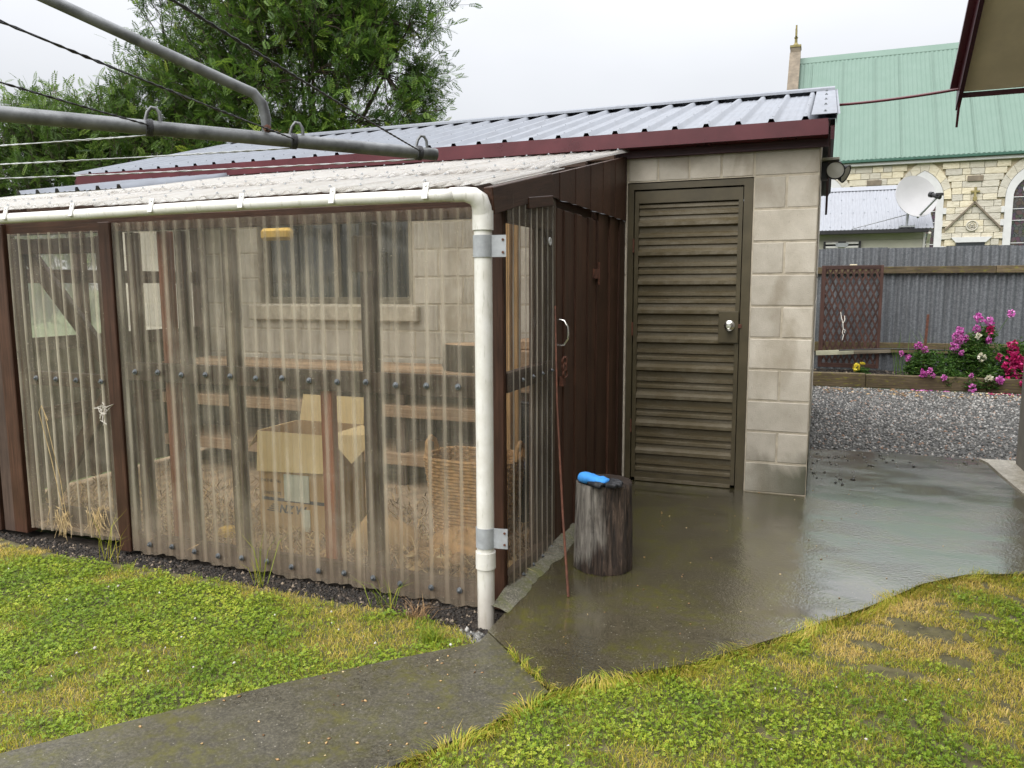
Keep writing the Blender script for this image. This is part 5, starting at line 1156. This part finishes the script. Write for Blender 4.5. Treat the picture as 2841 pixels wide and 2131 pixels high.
# ================================================================ TREES
def rowan(label, lobes, base, trunk_top, ntwig, mat, seed, leaf=.17, up=.35, depth=(.55, 1.08), nlv=8, berries=150):
    r = np.random.default_rng(seed)
    t = thing('rowan_tree', label, 'tree', base)
    w = np.array([l[3]*l[4]*l[5] for l in lobes])**(2/3); li = r.choice(len(lobes), ntwig, p=w/w.sum()); Lb = np.array(lobes)[li]
    d = r.normal(size=(ntwig, 3)); d /= np.linalg.norm(d, axis=1, keepdims=True)
    d[:, 2] = np.where(d[:, 2] < -.5, -d[:, 2], d[:, 2])
    rad = r.uniform(depth[0], depth[1], ntwig)**.8
    st = Lb[:, :3]+d*Lb[:, 3:6]*rad[:, None]
    # clumping: pull twigs towards random clump centres so gaps open between masses
    ncl = max(12, ntwig//22); cc = st[r.choice(ntwig, ncl)]; D = ((st[:, None]-cc[None])**2).sum(-1); nn = D.argmin(1); st += (cc[nn]-st)*r.uniform(.15, .55, (ntwig, 1))
    ctr = np.array([np.mean([l[0] for l in lobes]), np.mean([l[1] for l in lobes]), np.mean([l[2] for l in lobes])-1.0])
    dirn = st-ctr; dirn /= np.linalg.norm(dirn, axis=1, keepdims=True); dirn = dirn+r.normal(0, .45, (ntwig, 3)); dirn[:, 2] += up; dirn /= np.linalg.norm(dirn, axis=1, keepdims=True)
    ln = r.uniform(.35, .80, ntwig)
    # limbs, branches, twigs
    m = MB(); b = Vector(base)
    fk = Vector(trunk_top); m.tube([b, b.lerp(fk, .5)+Vector((.06, .03, 0)), fk], [.16, .13, .10], 9)
    tips = []
    for k in range(16):
        i = r.integers(ntwig); p = Vector(st[i]); q = fk.lerp(p, .5)+Vector((0, 0, .25)); m.tube([fk, q, p], [.055, .032, .012], 6); tips += [q, p, q.lerp(p, .5)]
    T = np.array([tuple(v) for v in tips])
    m.build('trunk', M_bark, t, smooth=60)
    m = MB()
    for i in range(0, ntwig):
        s = Vector(st[i]); e = s+Vector(dirn[i])*ln[i]
        if i % 5 == 0:
            j = ((T-st[i])**2).sum(1).argmin(); m.tube([Vector(T[j]), Vector(T[j]).lerp(s, .5)+Vector((0, 0, .06)), s], [.012, .009, .006], 4, False)
        m.tube([s, s.lerp(e, .55)+Vector((0, 0, .03)), e], [.006, .0045, .002], 3, False)
    m.build('twigs', M_bark, t)
    # compound leaves: 13 leaflets on a drooping stalk
    nl = 13; TV = []
    for k in range(6):
        u = .20+.66*k/5; hw = .34*(1-.25*abs(k-2.3)/3)
        for s in (-1, 1):
            a = np.array([u, 0, -.20*u*u]); ax = np.array([.35, s*.94, -.08]); L_ = hw*.93; wdt = .054
            pr = np.array([.94, -s*.35, 0])
            TV += [a, a+ax*L_*.5+pr*wdt, a+ax*L_, a+ax*L_*.5-pr*wdt]
    a = np.array([.88, 0, -.16]); TV += [a, a+np.array([.17, .062, -.03]), a+np.array([.34, 0, -.09]), a+np.array([.17, -.062, -.03])]
    TV = np.array(TV)
    N = ntwig*nlv; ti = np.repeat(np.arange(ntwig), nlv); tt = np.tile(np.linspace(.12, 1.0, nlv), ntwig)
    P0 = st[ti]+dirn[ti]*(ln[ti]*tt)[:, None]
    perp = r.normal(size=(N, 3)); X = dirn[ti]*np.where(tt[:, None] > .95, 1.2, .45)+perp*.55; X[:, 2] -= .12; X /= np.linalg.norm(X, axis=1, keepdims=True)
    Zr = np.tile([0, 0, 1.0], (N, 1))+r.normal(0, .35, (N, 3)); Y = np.cross(Zr, X); Y /= np.linalg.norm(Y, axis=1, keepdims=True); Z = np.cross(X, Y)
    Rm = np.stack([X, Y, Z], -1); s = leaf*r.uniform(.7, 1.2, N)
    V = np.einsum('nij,kj->nki', Rm, TV)*s[:, None, None]+P0[:, None]
    Fq = (np.arange(nl)[None, :, None]*4+np.arange(4)[None, None, :]+(np.arange(N)*nl*4)[:, None, None]).reshape(-1, 4)
    tw = r.random(ntwig)*.55+.1; tint = np.clip(tw[ti]+r.normal(0, .12, N)+np.where(tt > .93, .22, 0), 0, 1)
    lf = link('foliage', npmesh('foliage', V.reshape(-1, 3), [Fq], mat, False, {'tint': np.repeat(tint, nl*4)}), t); lf['kind'] = 'stuff'
    if berries:
        m = MB()
        for i in r.choice(ntwig, berries, replace=False):
            e = Vector(st[i])+Vector(dirn[i])*ln[i]*.9
            for q in range(9):
                c = e+Vector(r.normal(0, .028, 3)); h = .011
                m.add([c+Vector(v)*h for v in ((1, 0, 0), (-1, 0, 0), (0, 1, 0), (0, -1, 0), (0, 0, 1), (0, 0, -1))], [(0, 2, 4), (2, 1, 4), (1, 3, 4), (3, 0, 4), (2, 0, 5), (1, 2, 5), (3, 1, 5), (0, 3, 5)])
        o = m.build('flower_heads', M_berry, t); o['kind'] = 'stuff'
    return t
rowan('tall dense dark green rowan tree rising behind the shed roof', [(-8.5, 6.8, 4.3, 2.3, 1.8, 2.1), (-9.6, 7.0, 5.9, 2.1, 1.9, 2.3), (-8.2, 6.8, 6.3, 2.0, 1.7, 2.2), (-7.3, 6.6, 4.2, 1.1, 1.2, 1.6), (-8.4, 6.0, 2.8, 1.9, 1.0, 1.2), (-10.3, 7.0, 3.6, 1.8, 1.7, 1.8)], (-8.6, 6.9, -.15), (-8.5, 6.9, 2.2), 4600, M_leaf, 21, .185)
rowan('paler looser rowan tree left of the tall dark one', [(-12.9, 5.8, 2.9, 1.7, 1.5, 1.7), (-11.4, 6.0, 3.0, 1.5, 1.4, 1.7), (-14.3, 5.6, 3.0, 1.7, 1.5, 1.5), (-12.6, 5.6, 1.2, 2.6, 1.5, 1.3), (-10.2, 6.0, 2.0, 1.2, 1.3, 1.5)], (-12.6, 5.9, -.15), (-12.5, 5.9, 1.6), 2700, M_leaf2, 22, .20, .7, (.4, 1.12), 8, 90)

# ================================================================ GRAVEL, SOIL CRUMBS
scatter_bits('gravel', [(.0, 1.55), (1.2, 1.55), (3.4, 1.55), (3.4, 5.9), (-.4, 5.9), (-.02, 4.2)], 21000, -.022, .0145, M_stone, None, 31, .75)
scatter_bits('loose_gravel', [(.0, .5), (.25, .3), (.35, 1.0), (1.2, 1.3), (1.25, 1.56), (.0, 1.56)], 70, .0, .011, M_stone, None, 32, .75)
scatter_bits('soil_crumbs', [(-1.15, -2.22), (-1.14, -2.58), (-1.5, -2.52), (-2.6, -2.46), (-3.4, -2.50), (-4.6, -2.36), (-4.6, -2.14), (-1.3, -2.14)], 9000, -.087, .010, M_chips, None, 33, .7)
scatter_bits('pipe_foot_pebbles', [(-1.32, -2.38), (-1.15, -2.38), (-1.13, -2.52), (-1.3, -2.5)], 90, -.08, .016, M_stone, None, 34, .8)
scatter_bits('bed_crumbs', [(.0, 6.02), (3.4, 6.02), (3.4, 6.9), (.0, 6.9)], 2500, .108, .022, M_chips, None, 35, .6)

# ================================================================ LAWNS: clover and grass
def lawn(poly, zb, box_, dens_c, dens_g, seed, right):
    r = np.random.default_rng(seed); x0, x1, y0, y1 = box_; A = (x1-x0)*(y1-y0)
    def pts(dn):
        n = int(A*dn); x = r.uniform(x0, x1, n); y = r.uniform(y0, y1, n)
        x2, y2 = x+r.normal(0, .012, n), y+r.normal(0, .012, n)
        k = inpoly(x2, y2, poly); return x[k], y[k]
    def dry(x, y):
        q = fbm(x, y, 2.6, seed)*1.0+.35*(vnoise(x, y, 11, seed+9)-.5)
        if right: q = q+.16*np.clip((x+.55)*1.5, 0, 1)*np.clip((y+2.95)*1.6, 0, 1)+.04
        else: q = q+.22*np.clip((y+2.75)*2.6, 0, 1)-.06
        return q
    def bare(x, y):
        b = np.full(len(x), -.2)
        if right:
            for cx, cy, ax, ay in ((.44, -1.86, .17, .085), (.24, -2.08, .10, .045), (.68, -1.62, .13, .05), (.32, -2.26, .08, .035), (.92, -1.50, .10, .04), (.52, -2.1, .06, .04)):
                b = np.maximum(b, 1.25-np.sqrt(((x-cx)/ax)**2+((y-cy)/ay)**2))
        else: b = np.clip((y+2.36+.10*vnoise(x, y, 3.5, 5))*6, -1, 1)
        return b+.7*(vnoise(x, y, 13, seed+4)-.5)+1.3*(vnoise(x, y, 30, seed+6)-.5)
    # clover
    x, y = pts(dens_c); q = dry(x, y); k = (q < .56+r.normal(0, .08, len(x))) & (bare(x, y) < .35); x, y, q = x[k], y[k], q[k]; n = len(x)
    h = r.uniform(.006, .028, n); s = r.uniform(.0038, .0072, n); a = r.uniform(0, 6.283, n); tl = r.normal(0, .35, (n, 2))
    L = np.array([(0, 0), (.55, .48), (1.0, .40), (.88, 0), (1.0, -.40), (.55, -.48)]); TV = []
    for j in range(3):
        ang = j*2.094; ca, sa = math.cos(ang), math.sin(ang); TV += [(u*ca-v*sa, u*sa+v*ca, .18*abs(v)+.10*u) for u, v in L]
    TV = np.array(TV); ca, sa = np.cos(a)[:, None], np.sin(a)[:, None]
    V = np.stack([TV[:, 0]*ca-TV[:, 1]*sa, TV[:, 0]*sa+TV[:, 1]*ca, np.broadcast_to(TV[:, 2], (n, 18))], -1); V[..., 2] += V[..., 0]*tl[:, :1]+V[..., 1]*tl[:, 1:]
    V = V*s[:, None, None]+np.stack([x, y, zb+h], 1)[:, None]
    base = 18*np.arange(n)[:, None, None]+6*np.arange(3)[None, :, None]
    Fq = [(base+np.array([0, 1, 2, 3])).reshape(-1, 4), (base+np.array([0, 3, 4, 5])).reshape(-1, 4)]
    tint = np.clip(.5+.55*(fbm(x, y, 4, seed+3)-.5)*1.6+r.normal(0, .16, n)-.0*q, 0, 1)
    o = link('clover', npmesh('clover', V.reshape(-1, 3), Fq, M_clover, False, {'tint': np.repeat(tint, 18)})); o['kind'] = 'stuff'
    # grass
    x, y = pts(dens_g); q = dry(x, y); b = bare(x, y); k = (b < .30) & (r.random(len(x)) < np.clip(.6+1.6*(q-.42), .30, 1)); x, y, q = x[k], y[k], q[k]; n = len(x)
    tint = np.clip(.12+1.15*(q-.30)+r.normal(0, .17, n), 0, 1)
    blades('grass', x, y, zb, r.uniform(.012, .033, n)*(1-.2*(q > .6)), r.uniform(.0014, .0030, n), np.abs(r.normal(.75, .5, n)), M_grass, tint, seed+7, .6)
lawn(LAWN_L, -.060, (-5.0, -1.1, -4.1, -2.2), 12500, 26000, 51, False)
lawn(LAWN_R, -.024, (-1.75, 1.42, -3.75, -1.0), 11000, 32000, 52, True)
def fringe(name, pl, zb, n, seed, out=.03):
    r = np.random.default_rng(seed); P_ = np.array(pl); seg = np.linalg.norm(np.diff(P_, axis=0), axis=1); i = r.choice(len(seg), n, p=seg/seg.sum()); t = r.random(n)[:, None]
    p = P_[i]*(1-t)+P_[i+1]*t+r.normal(0, out*.5, (n, 2)); x, y = p[:, 0], p[:, 1]
    blades(name, x, y, zb, r.uniform(.02, .055, n), r.uniform(.0018, .0036, n), np.abs(r.normal(.9, .5, n)), M_grass, np.clip(r.normal(.58, .2, n), 0, 1), seed, .7)
fringe('edge_grass', LAWN_R[:8], -.024, 4500, 61, .045); fringe('edge_grass', [(-.76, -2.855), (-.885, -3.14), (-1.055, -3.42), (-1.28, -3.78)], -.024, 1500, 62)
fringe('edge_grass', [(-1.15, -2.60), (-1.42, -2.875), (-1.67, -3.14), (-1.94, -3.465), (-2.17, -3.75)], -.055, 1300, 63, .02)
fringe('joint_grass', [(-1.0, -2.63), (-.92, -2.71), (-.86, -2.76), (-.765, -2.84)], -.004, 160, 64, .012)
scatter_bits('lawn_crumbs', [(.1, -2.35), (1.1, -1.6), (1.1, -1.35), (.5, -1.5), (.05, -2.05)], 2200, -.026, .007, M_mud, None, 36, .5)
M_wfl = mat_tint('clover_flowers', [(0, (.55, .52, .45)), (1, (.85, .82, .78))], .7, .3)
scatter_bits('clover_flowers', LAWN_L[:1]+[(-1.6, -2.5), (-3.6, -2.5), (-4.2, -2.6), (-2.6, -3.6), (-1.5, -2.8)], 34, -.032, .006, M_wfl, None, 37, .8)
scatter_bits('clover_flowers', [(-.7, -3.0), (.2, -2.2), (1.2, -1.5), (1.2, -3), (-.9, -3.5)], 14, .004, .005, M_wfl, None, 38, .8)
scatter_bits('path_debris', [(-1.1, -2.55), (-.78, -2.8), (-1.2, -3.5), (-2.0, -3.5)], 45, -.003, .006, M_litter, None, 39, .3)
scatter_bits('patio_debris', [(-1.0, -2.4), (-.7, -2.7), (.3, -1.6), (.8, -1.0), (.4, .4), (-1.0, -.3)], 60, .001, .006, M_litter, None, 40, .3)
# seed-head stalks and dry hair tufts at the foot of the plastic wall
def tuft(label, cx, cy, z, n, hmin, hmax, mat, seed, lean=.55, w=.003, tl=.35, cat='grass'):
    r = np.random.default_rng(seed); x = cx+r.normal(0, .03, n); y = cy+r.normal(0, .02, n)
    o_before = set(bpy.data.objects); blades('grass_tuft', x, y, z, r.uniform(hmin, hmax, n), np.full(n, w), np.abs(r.normal(lean, .3, n)), mat, np.clip(r.normal(tl, .15, n), 0, 1), seed, .5)
    o = (set(bpy.data.objects)-o_before).pop(); del o['kind']; tag(o, label, cat); return o
tuft('tall green grass tuft below the red post of the plastic wall', -2.42, -2.27, -.09, 16, .10, .33, M_grass, 71, .5, .0032, .45)
tuft('short green grass tuft at the wall foot left of the downpipe', -1.72, -2.30, -.09, 22, .08, .2, M_grass, 72, .6, .003, .35)
tuft('thin grass tuft at the foot of the gate post', -3.36, -2.29, -.085, 14, .08, .30, M_grass, 73, .5, .003, .6)
tuft('bushy green grass clump at the lawn corner by the downpipe', -1.36, -2.56, -.06, 160, .04, .09, M_grass, 74, .8, .0028, .28)
tuft('reddish dry grass clump on the soil left of the downpipe', -1.52, -2.38, -.08, 90, .05, .13, M_straw_t if 'M_straw_t' in globals() else M_litter, 75, .9, .0026, .45)
def hair(label, cx, cz, seed, w=.07):
    r = np.random.default_rng(seed); m = MB()
    for k in range(34):
        x = cx+r.normal(0, w*.4); z0 = cz+r.uniform(-.01, .05); a = r.normal(0, 1)
        f = r.random(); pts = [(x+.03*r.normal(), -2.176, z0+.05*r.random()), (x, -2.182-.006*r.random(), z0+.01), (x+.018*a, -2.184-.008*r.random(), z0-.04), (x+.03*a+r.normal(0, .012), -2.186, z0-.05-.07*f)]
        m.tube(pts, .0011, 3, False)
    o = m.build('straw_tuft', M_straw); tag(o, label, 'straw'); return o
hair('left pale straw tuft poking under the gate sheet', -3.84, .07, 81); hair('right pale straw tuft hanging under the gate sheet', -3.56, .09, 82, .09)
m = MB(); m.tube([(-3.82, -2.18, .12), (-3.88, -2.182, .42), (-3.94, -2.184, .66), (-3.91, -2.19, .70), (-3.87, -2.19, .62)], .0022, 5); m.tube([(-3.80, -2.18, .10), (-3.82, -2.182, .30), (-3.90, -2.184, .66)], .0018, 5); o = m.build('dry_stalk', M_straw, smooth=60); tag(o, 'dry grass stalk stuck to the plastic gate', 'stalk')
m = MB(); rr3 = np.random.default_rng(5)
for k in range(16): p = Vector((-3.445+rr3.normal(0, .012), -2.195, .70+rr3.normal(0, .03))); m.tube([p, p+Vector(rr3.normal(0, .02, 3))*Vector((1, .2, 1)), p+Vector((rr3.normal(0, .02), -.005, -.05*rr3.random()))], .002, 4, False)
o = m.build('frayed_twine', M_twine); tag(o, 'frayed pale twine knotted on the gate post', 'twine')

# ================================================================ FLOWER BED
def plant(name, label, spots, heads, hmat, seed, base=.11, leafsize=.035, dens=170, group=None):
    """spots: foliage mounds (x,y,z,r); heads: flower heads (x,y,z,size)"""
    r = np.random.default_rng(seed); x0 = np.mean([s[0] for s in spots]); t = thing(name, label, 'flowers', (x0, spots[0][1], base), group)
    Vs, T = [], []
    for (cx, cy, cz, rad) in spots:
        n = int(1.5*dens*rad/.2); d = r.normal(size=(n, 3)); d /= np.linalg.norm(d, axis=1, keepdims=True); p = np.array([cx, cy, cz])+d*rad*r.uniform(.35, 1.08, (n, 1)); p[:, 2] = np.maximum(p[:, 2], base-.06)
        nl = 6
        for k in range(nl):
            a = r.uniform(0, 6.283, n); X = np.stack([np.cos(a), np.sin(a), r.uniform(-.3, .7, n)], 1)+d*.5; X /= np.linalg.norm(X, axis=1, keepdims=True); Y = np.cross(r.normal(size=(n, 3)), X); Y /= np.linalg.norm(Y, axis=1, keepdims=True)
            s = leafsize*r.uniform(.7, 1.5, (n, 1)); Vs.append(np.stack([p, p+X*s*.5+Y*s*.17, p+X*s*1.15, p+X*s*.5-Y*s*.17], 1)); T.append(np.clip(r.normal(.48, .22, n), 0, 1))
    V = np.concatenate(Vs); n = len(V); o = link('foliage', npmesh('foliage', V.reshape(-1, 3), [np.arange(n*4).reshape(-1, 4)], M_foliage, False, {'tint': np.repeat(np.concatenate(T), 4)}), t); o['kind'] = 'stuff'
    m = MB()
    for h in heads:
        sp = min(spots, key=lambda s: (s[0]-h[0])**2+(s[2]-h[2])**2); m.tube([(sp[0]+(h[0]-sp[0])*.3, sp[1], max(base, sp[2]-sp[3]*.5)), (h[0], h[1]+.02, h[2])], .0035, 4, False)
    o = m.build('stems', M_stem, t); o['kind'] = 'stuff'
    for (hx, hy, hz_, hs) in heads:
        n = 26; d = r.normal(size=(n, 3)); d /= np.linalg.norm(d, axis=1, keepdims=True); p = np.array([hx, hy, hz_])+d*hs*np.array([.75, .75, 1.0])*r.uniform(.4, 1, (n, 1)); Vs = []; T = []
        for k in range(3):
            X = d+r.normal(0, .6, (n, 3)); X /= np.linalg.norm(X, axis=1, keepdims=True); Y = np.cross(r.normal(size=(n, 3)), X); Y /= np.linalg.norm(Y, axis=1, keepdims=True); s = hs*r.uniform(.5, .9, (n, 1))
            Vs.append(np.stack([p, p+X*s*.45+Y*s*.42, p+X*s*.85, p+X*s*.45-Y*s*.42], 1)); T.append(np.clip(r.normal(.5, .27, n), 0, 1))
        V = np.concatenate(Vs); n2 = len(V); link('flower_head', npmesh('flower_head', V.reshape(-1, 3), [np.arange(n2*4).reshape(-1, 4)], hmat, False, {'tint': np.repeat(np.concatenate(T), 4)}), t)
    return t
M_stem = simple('green_stems', (.05, .10, .02), .6, bump=0)
plant('snapdragon', 'low pink snapdragon spilling over the sleeper right of the lattice', [(1.30, 6.25, .30, .17), (1.48, 6.22, .27, .17), (1.62, 6.05, .12, .14), (1.20, 6.2, .22, .10)],
      [(1.05, 6.2, .43, .032), (1.13, 6.18, .365, .040), (1.245, 6.2, .525, .048), (1.33, 6.2, .475, .040), (1.29, 5.9, .20, .045), (1.36, 5.9, .235, .035), (1.40, 5.88, .18, .026), (1.52, 5.88, .16, .036)], M_pink, 91, dens=230, group='snapdragons in the flower bed')
plant('snapdragon', 'tall pink snapdragon clump in the middle of the bed', [(1.80, 6.25, .42, .20), (1.92, 6.25, .55, .17), (1.75, 6.2, .20, .17), (1.98, 6.2, .25, .20), (2.02, 6.25, .68, .10), (1.86, 5.98, .06, .12), (2.05, 5.98, .08, .12)],
      [(1.663, 6.2, .656, .046), (1.711, 6.2, .729, .052), (1.656, 6.18, .54, .060), (1.769, 6.2, .635, .052), (1.708, 6.16, .60, .050), (1.724, 6.1, .455, .036), (1.825, 5.9, .19, .030), (1.834, 5.85, .04, .045), (1.915, 6.2, .893, .056), (2.02, 6.2, .859, .052), (2.259, 6.2, .96, .048), (1.893, 6.2, .752, .046), (2.021, 6.15, .62, .044), (2.121, 5.88, .14, .050)], M_pink, 92, dens=230, group='snapdragons in the flower bed')
plant('snapdragon', 'white snapdragon with small pale heads between the pink and crimson clumps', [(1.95, 6.1, .40, .10), (2.03, 6.0, .22, .10)], [(1.905, 6.1, .677, .036), (1.938, 6.0, .417, .050), (2.014, 5.88, .165, .045)], M_whitef, 93, group='snapdragons in the flower bed')
plant('snapdragon', 'crimson snapdragon clump at the right end of the bed', [(2.25, 6.25, .40, .20), (2.45, 6.25, .42, .22), (2.65, 6.25, .45, .25), (2.3, 6.1, .18, .15), (2.5, 6.1, .2, .2)],
      [(2.278, 6.1, .57, .055), (2.282, 6.1, .51, .058), (2.132, 6.08, .423, .040), (2.276, 6.02, .39, .075), (2.339, 6.02, .355, .075), (2.227, 6.02, .32, .060), (2.253, 6.0, .23, .060), (2.36, 6.0, .28, .065), (2.422, 6.0, .213, .070), (2.338, 5.98, .18, .055), (2.31, 6.02, .42, .06), (2.48, 6.0, .33, .06), (2.04, 6.15, .75, .046), (2.385, 5.88, .13, .045)], M_crim, 94, dens=210, group='snapdragons in the flower bed')
plant('pansy', 'small yellow pansy on the sleeper below the lattice', [(.55, 6.12, .16, .06), (.62, 6.14, .17, .06)], [(.515, 6.08, .235, .042), (.575, 6.1, .29, .018), (.605, 6.1, .285, .018)], M_yelf, 95, leafsize=.025)
r = np.random.default_rng(96); n = 60
blades('strap_leaves', r.uniform(1.0, 2.3, n), r.uniform(6.15, 6.6, n), .1, r.uniform(.25, .72, n), np.full(n, .011), np.abs(r.normal(.5, .35, n)), M_foliage, r.uniform(.2, 1, n), 97, .3)
scatter_bits('fallen_petals', [(1.15, 5.80), (1.6, 5.80), (1.6, 5.90), (1.15, 5.90)], 34, -.012, .018, M_pink, None, 98, .3); scatter_bits('fallen_petals', [(1.85, 5.74), (2.5, 5.72), (2.5, 5.88), (1.85, 5.88)], 26, -.012, .020, M_crim, None, 99, .3); scatter_bits('fallen_petals', [(1.9, 5.74), (2.2, 5.72), (2.2, 5.82), (1.9, 5.82)], 9, -.012, .020, M_whitef, None, 100, .3)
scatter_bits('fallen_leaves', [(.1, 5.2), (2.4, 5.2), (2.4, 5.88), (.1, 5.88)], 150, -.012, .022, M_litter, None, 101, .25)
